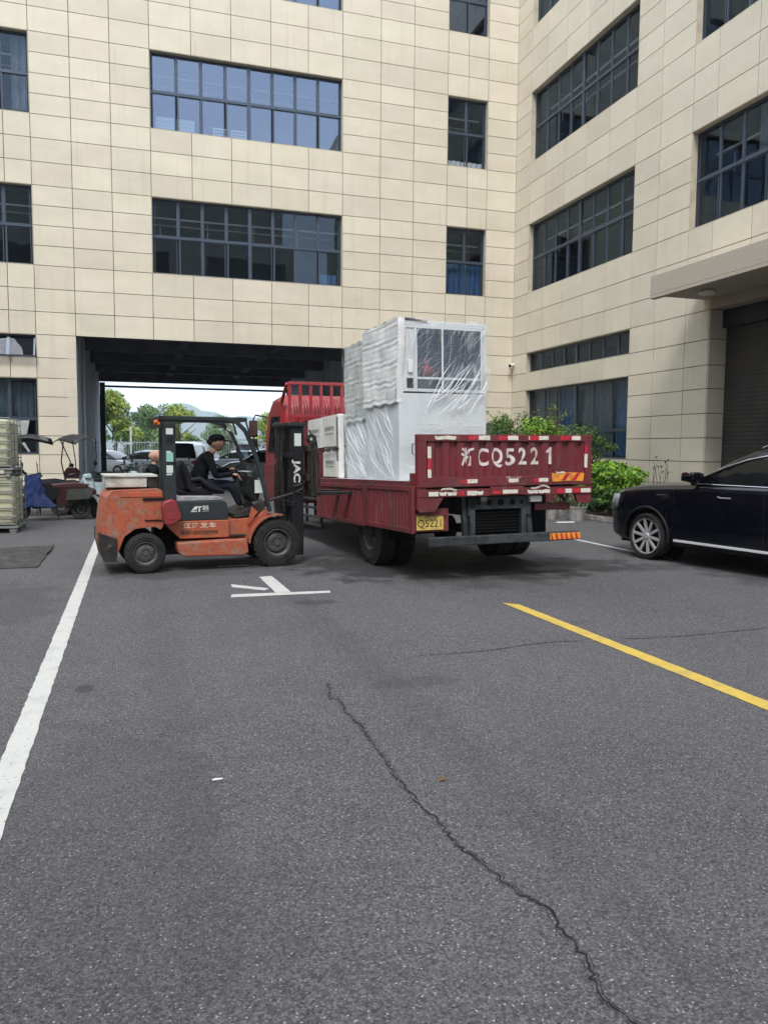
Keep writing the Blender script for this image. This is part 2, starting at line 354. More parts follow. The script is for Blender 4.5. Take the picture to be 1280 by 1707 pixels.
# ================================================================== BUILDINGS
ROWS = [0, .22, .82, 1.40, 1.98, 2.57, 3.16, 3.72, 4.33, 5.02, 5.70, 6.38, 7.07, 7.65, 8.24, 8.82, 9.40, 10.08, 10.76, 11.44, 12.02, 12.60, 13.19, 13.77,
        14.47, 15.17, 15.88, 16.46, 17.04, 17.62, 18.20, 18.9, 19.6, 20.3, 21.0]
_tile = {}
def tile_mesh(w, h):
    k = (round(w, 3), round(h, 3))
    if k not in _tile:
        b = MB(); g = .0095; b.box(g, w-g, -.03, -.001, g, h-g)
        me = b.build('tile', MT['tile']); _tile[k] = me.data; bpy.data.objects.remove(me)
    return _tile[k]
def wing(root, cols, openings, vis, thick=.3):
    """cladding tiles on a backing wall; local x along the wall, y into it; openings (x0,x1,z0,z1)"""
    back = MB(); rest = MB(); count = 0
    for i in range(len(cols)-1):
        for j in range(len(ROWS)-1):
            x0, x1, z0, z1 = cols[i], cols[i+1], ROWS[j], ROWS[j+1]; cx, cz = (x0+x1)/2, (z0+z1)/2
            if any(a < cx < b and c < cz < d for a, b, c, d in openings): continue
            back.add([(x0, 0, z0), (x1, 0, z0), (x1, 0, z1), (x0, 0, z1)], [(0, 1, 2, 3)])
            if vis(cx, cz):
                inst('tile', tile_mesh(x1-x0, z1-z0), root, (x0, 0, z0)); count += 1
            else: rest.box(x0+.011, x1-.011, -.03, -.001, z0+.011, z1-.011)
    back.build('wall', MT['joint'], root)
    if rest.v: rest.build('outer_tiling', MT['tile'], root, stuff=True)
    print('tiles', count)
def window(root, x0, x1, z0, z1, n, split=.48, mid=True, glass='glass', sashes=True, depth=.14, curtain=None, batten=True, seed=0, upper_only=False):
    rr = random.Random(seed)
    f = MB(); t = .05; y0, y1 = depth, depth+.06
    f.box(x0, x1, y0, y1, z0, z0+t); f.box(x0, x1, y0, y1, z1-t, z1)
    f.box(x0, x0+t, y0, y1, z0+t, z1-t); f.box(x1-t, x1, y0, y1, z0+t, z1-t)
    zs = z0+(z1-z0)*split; xc = (x0+x1)/2
    if mid and n > 3: f.box(xc-.055, xc+.055, y0-.01, y1, z0+t, z1-t)
    if not upper_only: f.box(x0+t, x1-t, y0-.006, y1, zs-.035, zs+.035)
    e = [x0+t+(x1-x0-2*t)*i/n for i in range(n+1)]
    for i in range(1, n):
        if mid and n > 3 and i*2 == n: continue
        f.box(e[i]-.028, e[i]+.028, y0+.004, y1, (z0+t) if upper_only else zs+.035, z1-t)
        if not upper_only: f.box(e[i]-.03+(.05 if i % 2 else 0), e[i]+.02+(.05 if i % 2 else 0), y0+.008, y1-.01, z0+t, zs-.035)
    fo = f.build('window', MT['frame'], root, bevel=0)
    for i in range(n):
        for (a, b) in (((z0+t, z1-t),) if upper_only else ((zs+.04, z1-t-.003), (z0+t+.003, zs-.04))):
            xa, xb = e[i]+.03, e[i+1]-.03
            k = MB(); dy = .03+(.012 if (i % 2 and a < zs-.1) else 0); tilt = rr.uniform(-.004, .004); tz = rr.uniform(-.003, .003)
            k.quad((xa, y0+dy+tilt, a), (xb, y0+dy-tilt, a), (xb, y0+dy-tilt+tz, b), (xa, y0+dy+tilt+tz, b)); k.build('pane', MT[glass], fo)
            s = MB(); w = .022
            if a < zs-.1 or upper_only or sashes:
                for q in ((xa-.004, xa+w, a, b), (xb-w, xb+.004, a, b)): s.box(q[0], q[1], y0+dy-.014, y0+dy+.012, q[2], q[3])
                for q in ((xa+w, xb-w, a, a+w), (xa+w, xb-w, b-w, b)): s.box(q[0], q[1], y0+dy-.013, y0+dy+.011, q[2], q[3])
                s.build('sash', MT['frame'], fo)
    # reveal lining of the opening
    r = MB(); g = .004
    for q in ((x0-.001, x0+.012, z0, z1), (x1-.012, x1+.001, z0, z1), (x0+.012, x1-.012, z0, z0+.012), (x0+.012, x1-.012, z1-.012, z1)): r.box(q[0], q[1], -.024, depth+.02, q[2], q[3])
    r.build('reveal', MT['reveal'], fo)
    # room behind the glass
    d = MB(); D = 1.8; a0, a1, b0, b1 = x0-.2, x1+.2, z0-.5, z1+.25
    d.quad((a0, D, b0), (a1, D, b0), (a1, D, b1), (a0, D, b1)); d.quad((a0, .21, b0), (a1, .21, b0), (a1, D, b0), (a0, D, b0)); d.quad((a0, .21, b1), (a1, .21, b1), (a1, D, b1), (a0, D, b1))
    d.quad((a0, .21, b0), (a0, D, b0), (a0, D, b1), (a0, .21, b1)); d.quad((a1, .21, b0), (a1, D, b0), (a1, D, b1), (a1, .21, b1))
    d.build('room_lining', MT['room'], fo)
    if batten:
        d = MB()
        for yb in (.7, 1.4): d.box(x0, x1, yb, yb+.06, z1-.42-.05*yb, z1-.38-.05*yb)
        for i in range(0, n, 2):
            xx = e[i]+.3*(e[1]-e[0]); d.box(xx, xx+.02, 1.0, 1.02, z1-.9, z1-.42)
        d.build('ceiling_batten', MT['rail'], fo)
    if curtain:
        for (ca, cb, cz0, cz1, mm) in curtain:
            cm = MB(); k = max(6, int((cb-ca)/.06)); vs = []
            for i in range(k+1):
                xx = ca+(cb-ca)*i/k; yy = .36+.035*math.sin(i*1.9)+.015*math.sin(i*.7)
                vs += [(xx, yy, cz0), (xx, yy, cz1)]
            cm.add(vs, [(2*i, 2*i+2, 2*i+3, 2*i+1) for i in range(k)]); cm.build('curtain', MT[mm], fo)
    return fo

MT['curtain_slate'] = mat('slate_curtain', (.045, .065, .085), .6, col2=(.10, .12, .14), scale=3, stretch=(2, 2, .7), lo=.55, hi=.62)
MT['torn'] = film_mat('torn_film', clear=.3, scale=9)
BACK = thing('factory_building', 'beige tiled factory block with a drive-through passage under its strip windows', 'building', (0, 26, 0))
Z3 = [(7.07, 9.40), (11.44, 13.77), (15.88, 18.20)]
colsB = [-8.88, -7.2, -5.95, -4.73, -3.51, -2.78, -1.66, -.53, .62, 1.86, 3.09, 4.35, 5.57, 6.72, 8.03, 9.21, 10.44, 11.2, 11.95, 13.075]
opB = []
for z0, z1 in Z3: opB += [(.62, 6.72, z0, z1), (10.44, 11.95, z0, z1), (-8.88, -2.78, z0, z1)]
opB += [(-8.88, -2.78, 4.33, 5.02), (-8.88, -2.78, 1.40, 3.72), (-1.66, 8.03, 0, 5.02)]
wing(BACK, colsB, opB, lambda x, z: x > -4 and z < 17.2)
for k, (z0, z1) in enumerate(Z3):
    gl = 'glass' if k == 0 else 'glass_film'
    window(BACK, .62, 6.72, z0, z1, 8, glass=gl, seed=k, split=.5, curtain=[(6.0, 6.6, 7.1, 7.5, 'curtain')] if k == 0 else None)
    window(BACK, 10.44, 11.95, z0, z1, 2, glass='glass' if k < 2 else 'glass_film', seed=10+k, split=.5, mid=False,
           curtain=[(10.5, 11.9, 7.07, 8.2, 'curtain')] if k == 0 else ([(10.5, 11.9, 11.44, 11.75, 'rail')] if k == 1 else None))
    window(BACK, -8.88, -2.78, z0, z1, 8, glass='glass', seed=20+k, split=.5, curtain=[(-3.3, -2.85, z0+.2, z1, 'curtain_grey')] if k else None)
window(BACK, -8.88, -2.78, 1.40, 3.72, 8, seed=31, split=.47, curtain=[(-5.2, -3.6, 2.5, 3.7, 'curtain_slate'), (-3.5, -2.9, 2.5, 3.7, 'curtain_slate')], batten=False)
b = MB(); b.add([(-3.95, .135, 2.42), (-3.05, .13, 2.45), (-3.12, .11, 2.05), (-3.25, .12, 1.88), (-3.05, .10, 1.50), (-3.10, .10, 1.48), (-3.42, .125, 1.95), (-3.75, .13, 2.25)], [(0, 1, 2, 7), (2, 3, 6, 7), (3, 4, 5, 6)]); b.build('torn_film', MT['torn'], BACK)
# high strip window whose hoppers stand open
MT['glass_hopper'] = glass_mat('hopper_glass', refl=.0, tint=(.5, .5, .56), rc=(.16, .17, .21))
hw = window(BACK, -8.88, -2.78, 4.33, 5.02, 8, seed=32, upper_only=True, batten=False)
for i in range(2):
    h = MB(); xa = -4.27+i*.74; xb = xa+.7
    def hp(x, s, dy=0): return (x, .10-s*.30+dy, 4.98-s*.62)
    for (a, b) in (((xa, 0), (xb, 0)), ((xa, 1), (xb, 1)), ((xa, 0), (xa, 1)), ((xb, 0), (xb, 1))): h.bar(hp(*a), hp(*b), .045, .035)
    ho = h.build('open_hopper', MT['frame'], BACK)
    q = MB(); q.quad(hp(xa, 0), hp(xb, 0), hp(xb, 1), hp(xa, 1)); q.build('pane', MT['glass_hopper'], ho)
# pale lined panels added behind the glass of the upper window
for (xa, xb, za, zb, k) in ((.80, 1.36, 11.55, 11.98, 0), (1.44, 1.98, 11.55, 11.98, 0), (2.55, 3.02, 11.52, 11.86, 1), (3.12, 3.62, 11.52, 11.86, 1)):
    b = MB(); b.box(xa, xb, .40, .43, za, zb); o = b.build('pale_panel', MT['rail'], BACK)
    for q in range(1, 4): b = MB(); b.box(xa+.04, xb-.04, .39, .3995, za+(zb-za)*q/4-.01, za+(zb-za)*q/4+.012); b.build('panel_line', MT['frame'] if k else MT['white'], o)
# ---- passage
for (a, b) in ((-2.2, -1.662), (8.032, 8.6)): ps = MB(); ps.box(a, b, .33, 16.4, 0, 5.6); ps.build('passage_wall', MT['concrete'], BACK)
for (a, b, c) in ((-1.95, -1.662, -.029), (8.032, 8.3, 0)): jm = MB(); jm.box(a, b, c, .33, 0, 5.0); jm.build('passage_jamb', MT['concrete'], BACK)
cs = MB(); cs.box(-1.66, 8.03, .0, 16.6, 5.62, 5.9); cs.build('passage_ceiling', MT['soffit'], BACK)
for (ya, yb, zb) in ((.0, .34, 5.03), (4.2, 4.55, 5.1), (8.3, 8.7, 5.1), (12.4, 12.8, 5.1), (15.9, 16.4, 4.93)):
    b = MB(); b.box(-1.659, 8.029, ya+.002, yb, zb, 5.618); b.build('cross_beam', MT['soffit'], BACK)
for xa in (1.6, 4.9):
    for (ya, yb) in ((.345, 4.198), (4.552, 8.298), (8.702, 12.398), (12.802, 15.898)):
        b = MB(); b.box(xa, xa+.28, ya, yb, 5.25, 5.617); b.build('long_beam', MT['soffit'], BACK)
pf = MB(); pf.box(-1.655, -1.40, 16.42, 16.7, 0, 4.9); pf.box(7.9, 8.03, 16.42, 16.7, 0, 4.9); pf.box(-1.4, 7.9, 16.45, 16.6, 4.66, 4.76); pf.build('gate_frame', MT['black_metal'], BACK)
dp = MB(); dp.tube([(-1.60, 2.4, .3), (-1.60, 2.4, 5.2)], .05); dp.build('drain_pipe', MT['concrete'], BACK, smooth=40)
# body of the block behind the facade (roof, back wall, floor slabs)
bd = MB(); bd.box(-20, 13.075, 2.05, 16.4, 5.92, 21.0); bd.box(-20, -2.21, 2.05, 16.4, 0, 5.9); bd.box(8.61, 13.07, 2.05, 16.4, 0, 5.9)
bd.box(-20, -8.9, -.028, 2.0, 0, 21); bd.build('block_body', MT['reveal'], BACK)

# ---- right wing, facing -X : local x = -world Y
RIGHT = thing('factory_wing', 'beige tiled right-hand wing with slanting rows of strip windows and a dark roller shutter', 'building', (13.11, 0, 0), rz=R(-90))
colsR = [-26.03, -24.93, -23.87, -22.65, -21.38, -20.17, -18.9, -17.83, -16.6, -15.75, -14.5, -13.3, -11.9, -10.5, -9.2, -8, -6.7, -5.4, -4.1, -2.8, -1.5, 0, 1.3, 2.6]
opR = []
for z0, z1 in Z3: opR += [(-24.93, -18.9, z0, z1), (-16.6, -10.5, z0, z1), (-8, -1.5, z0, z1)]
opR += [(-24.93, -18.9, 4.33, 5.02), (-24.93, -18.9, 1.40, 3.72), (-15.75, -10.5, 0, 5.02)]
wing(RIGHT, colsR, opR, lambda x, z: x < -12.5 and z < (17.5 if x < -18 else 14.6))
for k, (z0, z1) in enumerate(Z3):
    window(RIGHT, -24.93, -18.9, z0, z1, 8, seed=40+k, split=.5)
    window(RIGHT, -16.6, -10.5, z0, z1, 8, seed=50+k, split=.5, curtain=[(-14.8, -13.9, z0+1.2, z1, 'curtain_grey')] if k == 0 else None)
    window(RIGHT, -8, -1.5, z0, z1, 8, seed=60+k, split=.5, batten=False)
window(RIGHT, -24.93, -18.9, 4.33, 5.02, 8, seed=70, upper_only=True, batten=False)
window(RIGHT, -24.93, -18.9, 1.40, 3.72, 6, seed=71, split=.36, batten=False,
       curtain=[(-24.8, -23.4, 1.5, 3.7, 'curtain_grey'), (-23.3, -22.3, 1.5, 3.7, 'curtain'), (-21.8, -20.2, 1.5, 3.7, 'curtain_grey'), (-20.0, -19.0, 1.5, 3.7, 'curtain')])
# shutter bay
j = MB(); j.box(-15.77, -15.74, .0, .5, 0, 5.0)
for z in ROWS[:9]:
    pass
j.build('bay_jamb', MT['joint'], RIGHT)
for i in range(9):
    z0, z1 = ROWS[i], ROWS[i+1]; b = MB(); b.box(-15.738, -15.71, -.03, .5, z0+.011, z1-.011); b.build('tile', MT['tile'], RIGHT)
l = MB(); l.box(-15.7, -10.5, -.03, .5, 5.03, 5.3); l.build('bay_lintel', MT['canopy'], RIGHT)
sh = MB()
for i in range(50):
    z = i*.1; sh.prism([(.46, z), (.452, z+.02), (.452, z+.08), (.46, z+.1), (.49, z+.1), (.49, z)], -15.70, -10.5, axis='x')
# prism axis x gives (d, y, z)
shutter = thing('roller_shutter', 'dark brown closed roller shutter beneath the stone canopy', 'shutter', (13.11, 0, 0), rz=R(-90))
sh.build('slats', MT['shutter'], shutter, stuff=True)
b = MB(); b.box(-15.70, -10.5, .33, .5, 4.6, 5.02); b.build('shutter_box', MT['black_metal'], shutter)
shutter.parent = None
# canopy
b = MB(); b.box(-15.95, -9.5, -1.55, -.032, 5.28, 5.72); b.box(-15.95, -9.5, -1.55, -1.40, 5.20, 5.279)
b.build('canopy', MT['canopy'], RIGHT, bevel=.008)
lp = tag(MB().lathe([(.0, 0), (.17, .01), (.19, .05), (.15, .10), (.05, .12)], axis='z', n=24).build('ceiling_lamp', MT['white'], None, smooth=40), 'round unlit lamp on the underside of the stone canopy', 'lamp')
lp.location = (12.3, 14.9, 5.165)
bd = MB(); bd.box(-26, 4, 2.05, 14, 0, 21.0); bd.box(-26, 4, .0, 14, 21.0, 21.6); bd.build('block_body', MT['reveal'], RIGHT)
# security camera at the inner corner
sc_ = thing('security_camera', 'small white security camera with a black lens at the inner corner', 'camera', (12.95, 25.96, 4.67))
b = MB(); b.lathe([(.05, 0), (.05, .03)], axis='y', n=16); b.tube([(0, 0, 0), (0, -.14, .0)], .02); b.build('bracket', MT['white'], sc_, smooth=40)
b = MB(); b.tube([(.1, -.1, .03), (-.12, -.3, -.02)], .06, n=14); b.build('housing', MT['white'], sc_, smooth=40)
b = MB(); b.tube([(-.118, -.298, -.02), (-.135, -.31, -.023)], .05, n=14); b.build('lens', MT['black_metal'], sc_)

# ---- buildings across the yard (seen only mirrored in the window glass)
def far_block(name, label, x0, x1, y0, y1, h, side):
    t = thing(name, label, 'building', ((x0+x1)/2, (y0+y1)/2, 0)); cx, cy = (x0+x1)/2, (y0+y1)/2
    b = MB(); b.box(x0-cx, x1-cx, y0-cy, y1-cy, 0, h); b.build('wall', MT['tile'], t)
    for z in (2.2, 6.9, 11.3, 15.7):
        if z+2 > h: continue
        n = 4
        for i in range(n):
            w = MB()
            if side == 'y': L_ = (x1-x0); a = x0-cx+L_*(i+.12)/n; c = x0-cx+L_*(i+.88)/n; w.box(a, c, y1-cy, y1-cy+.03, z, z+2)
            else: L_ = (y1-y0); a = y0-cy+L_*(i+.12)/n; c = y0-cy+L_*(i+.88)/n; w.box(x1-cx, x1-cx+.03, a, c, z, z+2)
            w.build('window', MT['black_metal'], t)
far_block('factory_block', 'beige factory block closing the yard behind the camera', -22, 13, -30, -17, 24, 'y')
far_block('factory_block', 'beige factory block along the left side of the yard out of view', -34, -22, -16.9, 25.9, 20, 'x')
# ================================================================== VEHICLE MATERIALS
MT['red'] = mat('worn_red_paint', (.15, .017, .024), .5, col2=(.085, .022, .025), scale=2.2, lo=.4, hi=.7, stretch=(1, 1, .5), col3=(.13, .075, .065), scale3=6, lo3=.55, hi3=.80, stretch3=(1.6, 1, .5), bump=.12, bscale=30, rough2=.75)
MT['red_bright'] = mat('bright_red_paint', (.31, .018, .024), .42, col2=(.20, .018, .022), scale=2, lo=.4, hi=.7, coat=.3)
MT['chassis'] = mat('chassis_grey', (.045, .052, .056), .65, .1, col2=(.02, .022, .024), scale=5, col3=(.12, .10, .08), scale3=12, lo3=.62, hi3=.75)
MT['dark'] = mat('dark_underbody', (.007, .007, .008), .9, spec=.2)
MT['rubber'] = mat('tyre_rubber', (.017, .017, .017), .85, col2=(.045, .042, .038), scale=5, lo=.45, hi=.8, spec=.3, bump=.1)
MT['rim_dirty'] = mat('dirty_rim', (.09, .09, .09), .6, .4, col2=(.06, .05, .045), scale=9)
MT['refw'] = mat('white_reflective_tape', (.66, .62, .55), .4, col2=(.42, .38, .32), scale=22, lo=.5, hi=.7)
MT['refr'] = mat('red_reflective_tape', (.5, .015, .03), .35, col2=(.33, .015, .025), scale=14)
MT['refo'] = mat('orange_reflective_panel', (.75, .30, .03), .35, col2=(.55, .18, .03), scale=12)
MT['yellow_plate'] = mat('yellow_plate', (.62, .45, .10), .5, col2=(.45, .33, .10), scale=10)
MT['black_ink'] = mat('black_ink', (.012, .012, .012), .6)
MT['deck'] = mat('deck_steel', (.16, .12, .10), .6, .2, col2=(.09, .05, .045), scale=4)
MT['cardboard_white'] = mat('white_carton', (.64, .64, .60), .7, col2=(.54, .54, .50), scale=3)
MT['stencil'] = mat('stencil_white', (.66, .60, .60), .7, col2=(.34, .16, .16), scale=7, lo=.48, hi=.72, stretch=(1, 1, .6))
MT['foam'] = mat('foam_sheet', (.74, .74, .73), .75, col2=(.60, .60, .61), scale=3, bump=.15, bscale=25)
MT['foam_grey'] = mat('foam_sheet_grey', (.50, .53, .51), .7, col2=(.40, .43, .42), scale=3, bump=.15, bscale=25)
MT['cab_paint'] = mat('pale_grey_panel', (.56, .59, .61), .4, col2=(.52, .55, .57), scale=2)
MT['film'] = film_mat('stretch_film', clear=.965, streak=(1, 1, .5), scale=5, lo=.55, hi=1.0, bump=.8)
MT['film_fold'] = film_mat('film_fold', clear=.25, scale=6, milky=(.9, .92, .93), gloss=.2)  # milky folds, whitened further to paint in their sheen streaks
MT['chrome'] = mat('chrome', (.7, .7, .7), .12, 1)
MT['dkglass'] = mat('tinted_glass', (.004, .005, .006), .03, spec=.4)

def wheel(parent, c, r, w, axis='y', rim='rim_dirty', rr=.58, spokes=0, lugs=8, treads=36, name='wheel', out=-1, rimw=.5, deep=.3, tread=True, n=40):
    """tyre with tread blocks + rim facing side 'out' along the axle; returns tyre object (part) with rim sub-parts"""
    t = MB(); h = w/2; ri = r*rr
    t.lathe([(ri, -h*.8), (ri*1.12, -h*.97), (r*.86, -h), (r*.955, -h*.86), (r*.985, -h*.6), (r*.985, h*.6), (r*.955, h*.86), (r*.86, h), (ri*1.12, h*.97), (ri, h*.8)], c, axis, n, close=True)
    for rad, hh in ((ri*1.18, 1.0), (r*.8, 1.005)):
        t.lathe([(rad-.006, -h*hh), (rad, -h*hh-.004), (rad+.006, -h*hh)], c, axis, n, close=True)
    if tread:
        C0 = Vector(c)
        for k in range(treads):
            for sgn in (-1, 1):
                a = 2*math.pi*(k+(.5 if sgn > 0 else 0))/treads; ca, sa = math.cos(a), math.sin(a)
                u = Vector((ca, 0, sa)) if axis == 'y' else Vector((0, ca, sa)); ax = Vector((0, 1, 0)) if axis == 'y' else Vector((1, 0, 0)); tg = u.cross(ax)
                a0 = C0+u*(r*.97)+ax*(sgn*h*.12); a1 = C0+u*(r*.97)+ax*(sgn*h*.90)
                t.bar(a0, a1, 2*math.pi*r/treads*.6, r*.05, up=u)
    to = t.build(name, MT['rubber'], parent, smooth=40, doubles=False)
    d = out
    m = MB(); m.lathe([(0, d*h*(1-deep*1.6)), (ri*.32, d*h*(1-deep*1.6)), (ri*.36, d*h*(1-deep*1.2)), (ri*.62, d*h*(1-deep*1.25)), (ri*.82, d*h*(1-deep*2.2)), (ri*.93, d*h*.72), (ri*1.02, d*h*.86), (ri*1.03, d*h*.9), (ri*.99, d*h*.93), (ri*.9, d*h*.8)] if not spokes else
                      [(0, d*h*.1), (ri*.9, d*h*.1), (ri*.93, d*h*.75), (ri*1.0, d*h*.88), (ri*1.04, d*h*.9), (ri*1.0, d*h*.96), (ri*.95, d*h*.86)], c, axis, n, nocap=True)
    ro = m.build('rim', MT['dark'] if spokes else MT[rim], to, smooth=35)
    C0 = Vector(c); ax = Vector((0, 1, 0)) if axis == 'y' else Vector((1, 0, 0))
    k2 = MB()
    if spokes:
        for k in range(spokes):
            a = 2*math.pi*k/spokes+.15; u = Vector((math.cos(a), 0, math.sin(a))) if axis == 'y' else Vector((0, math.cos(a), math.sin(a)))
            k2.bar(C0+u*ri*.14+ax*d*h*.66, C0+u*ri*.97+ax*d*h*.82, ri*.15, h*.22, up=ax)
        k2.lathe([(0, d*h*.9), (ri*.17, d*h*.88), (ri*.22, d*h*.6)], c, axis, 24)
        k2.lathe([(ri*.93, d*h*.75), (ri*.93, d*h*.9), (ri*1.04, d*h*.95), (ri*1.04, d*h*.8)], c, axis, n, close=True)
        k2.build('spokes', MT[rim], to, bevel=.003)
    else:
        for k in range(lugs):
            a = 2*math.pi*k/lugs; u = Vector((math.cos(a), 0, math.sin(a))) if axis == 'y' else Vector((0, math.cos(a), math.sin(a)))
            p = C0+u*ri*.48+ax*d*h*(1-deep*1.2); k2.tube([p, p+ax*d*.02], ri*.05, 6)
        k2.tube([C0+ax*d*h*(1-deep*1.6), C0+ax*d*h*(1-deep*.5)], [ri*.24, ri*.2], 16)
        k2.build('hub', MT[rim], to)
    return to

# ================================================================== TRUCK  (local x right, y forward, z up; tail at y=0)
TR = thing('flatbed_truck', 'dark red flatbed truck with its side gates folded down and tailgate facing the yard', 'truck', (3.26, 8.95, 0), rot=(0, 0, 0))
_cz, _sz = math.cos(R(4)), math.sin(R(4))
TM = Matrix.Rotation(R(4), 4, 'Z') @ Matrix.Rotation(R(-1.5), 4, 'X') @ Matrix.Rotation(R(-.5), 4, 'Y')
TR.rotation_euler = TM.to_euler()
TW = Matrix.Translation((3.26, 8.95, 0)) @ TM
def rib(x, x0, period=.205, depth=.035, flat=.55):
    """corrugation depth at x: 0 = proud, depth = recessed"""
    p = ((x-x0) % period)/period
    s = .14
    if p < s: return depth*(1-p/s)
    if p < flat: return 0
    if p < flat+s: return depth*(p-flat)/s
    return depth
# tailgate
gz0, gz1, gx0, gx1 = 1.18, 1.85, .03, 2.56
fr = MB(); fr.box(gx0, gx1, -.03, .03, gz1-.085, gz1); fr.box(gx0, gx0+.11, -.028, .028, gz0+.02, gz1-.085); fr.box(gx1-.11, gx1, -.028, .028, gz0+.02, gz1-.085)
fr.box(gx0+.11, gx1-.11, -.027, .028, gz0+.02, gz0+.14)
tg = fr.build('tailgate', MT['red'], TR, bevel=.004)
xs = []; x = gx0+.11; bx = [x]
k0 = gx0+.11
while x < gx1-.11:
    for q in (.14, .55, .69, 1.0):
        xx = k0+.205*q
        if xx < gx1-.11: bx.append(xx)
    k0 += .205; x = k0
bx.append(gx1-.11); bx = sorted(set(round(b, 4) for b in bx))
cor = MB(); rows = [gz0+.14, gz0+.3, 1.5, gz1-.085]; vs = []
for z in rows:
    for b in bx: vs.append((b, -.012+rib(b+1e-4, gx0+.11), z))
n = len(bx); cor.add(vs, [(j*n+i, j*n+i+1, (j+1)*n+i+1, (j+1)*n+i) for j in range(len(rows)-1) for i in range(n-1)])
cor.build('corrugated_panel', MT['red'], tg)
# stencilled number following the corrugation
def stencil(body, cx, cz, size, w, mname='stencil'):
    o = text(body, 'lettering', MT[mname], tg, (cx, -.03, cz), (1, 0, 0), (0, 0, 1), size, width=w, extrude=0, bold=.006)
    b = bmesh.new(); b.from_mesh(o.data)
    xs_ = [v.co.x for v in b.verts]; lo, hi = min(xs_), max(xs_)
    for q in bx:
        if lo < q < hi: bmesh.ops.bisect_plane(b, geom=b.verts[:]+b.edges[:]+b.faces[:], dist=1e-5, plane_co=(q, 0, 0), plane_no=(1, 0, 0))
    for v in b.verts: v.co.y = -.016+rib(min(v.co.x, gx1-.12)+1e-4, gx0+.11)
    b.to_mesh(o.data); b.free(); return o
stencil('浙', .715, 1.555, .235, .19); stencil('C', .935, 1.555, .30, .145); stencil('Q', 1.13, 1.565, .285, .155); stencil('5', 1.325, 1.555, .30, .145)
stencil('2', 1.51, 1.565, .30, .14); stencil('2', 1.69, 1.565, .30, .14); 
_b = MB(); _b.prism([(1.86, 1.64), (1.915, 1.69), (1.935, 1.69), (1.935, 1.47), (1.895, 1.47), (1.895, 1.635), (1.86, 1.615)], -.0155, -.013, 'y'); _b.build('lettering', MT['stencil'], tg)
text('中国汽车集团', 'lettering', MT['stencil'], tg, (1.36, -.0285, 1.305), (1, 0, 0), (0, 0, 1), .028, width=.22, extrude=0)
text('公司', 'lettering', MT['stencil'], tg, (1.28, -.0285, 1.27), (1, 0, 0), (0, 0, 1), .022, extrude=0)
def tape(x0, x1, z0, z1, m, y=-.0335, par=tg, torn=False, name='reflective_tape'):
    b = MB(); pts = [(x0, z0), (x1, z0+random.uniform(-.003, .003)), (x1+random.uniform(-.004, .004), z1), ((x0+x1)/2, z1+random.uniform(-.003, .003)), (x0, z1)]
    if torn: pts = [(x0, z0+.01), (x0+.03, z0), ((x0+x1)/2, z0+.008), (x1-.02, z0), (x1, z1-.012), ((x0+x1)/2+.03, z1), (x0+.05, z1-.012), (x0-.01, z1-.004)]
    b.prism(pts, y, y+.003, 'y'); return b.build(name, MT[m], par)
for (a, b, m) in ((.26, .55, 'refw'), (.72, .86, 'refr'), (.86, 1.02, 'refw'), (1.14, 1.28, 'refr'), (1.28, 1.43, 'refw'), (1.585, 1.60, 'refw'), (1.60, 1.74, 'refr'), (1.74, 1.885, 'refw'), (2.07, 2.24, 'refr'), (2.24, 2.38, 'refw')):
    tape(a, b, gz1-.068, gz1-.015, m, torn=(a == .26))
for (a, b, m) in ((1.56, 1.70, 'refw'), (1.42, 1.56, 'refr'), (1.32, 1.42, 'refw')): tape(.155, .205, a, b, m, -.031, torn=False)
for (a, b, m) in ((1.56, 1.72, 'refr'), (1.42, 1.60, 'refw')): tape(2.44 if m == 'refw' else 2.45, 2.485, a, b, m, -.031 if m == 'refr' else -.034)
for (a, b, m, t_) in ((.70, .84, 'refw', 0), (.60, .69, 'refr', 0), (1.29, 1.43, 'refw', 0), (1.74, 1.88, 'refw', 0), (1.66, 1.73, 'refr', 0)): tape(a, b, gz0+.06, gz0+.11, m, -.0315)
tape(1.94, 2.44, 1.24, 1.36, 'refo', -.033, torn=True); 
for xx in (2.08, 2.24): b = MB(); b.prism([(xx, 1.255), (xx+.06, 1.255), (xx+.14, 1.35), (xx+.08, 1.35)], -.037, -.0335, 'y'); b.build('reflective_tape', MT['refr'], tg)
tape(2.0, 2.14, 1.345, 1.375, 'refw', -.038, torn=True)
# rear sill of the bed with crumpled tape
sl = MB(); sl.box(.03, 2.57, -.02, .12, 1.075, 1.17); sl.build('rear_sill', MT['red'], TR, bevel=.005)
ws = MB(); ws.box(1.02, 1.52, -.034, -.0205, 1.085, 1.19); ws.build('rear_plate', MT['red'], TR, bevel=.01)
for (a, b, m, t_) in ((.17, .30, 'refw', 0), (.32, .42, 'refw', 1), (.43, .56, 'refw', 1), (.58, .66, 'refr', 0), (.70, .83, 'refw', 0), (.84, .93, 'refw', 1), (1.58, 1.74, 'refw', 1), (1.74, 1.92, 'refw', 1), (2.02, 2.14, 'refr', 0), (2.15, 2.25, 'refw', 0), (2.27, 2.38, 'refr', 0), (2.39, 2.55, 'refw', 0)):
    tape(a, b, 1.09, 1.145, m, -.0245, TR, torn=bool(t_))
tape(1.2, 1.42, 1.10, 1.15, 'refw', -.0385, TR); tape(1.06, 1.18, 1.10, 1.14, 'refr', -.0385, TR)
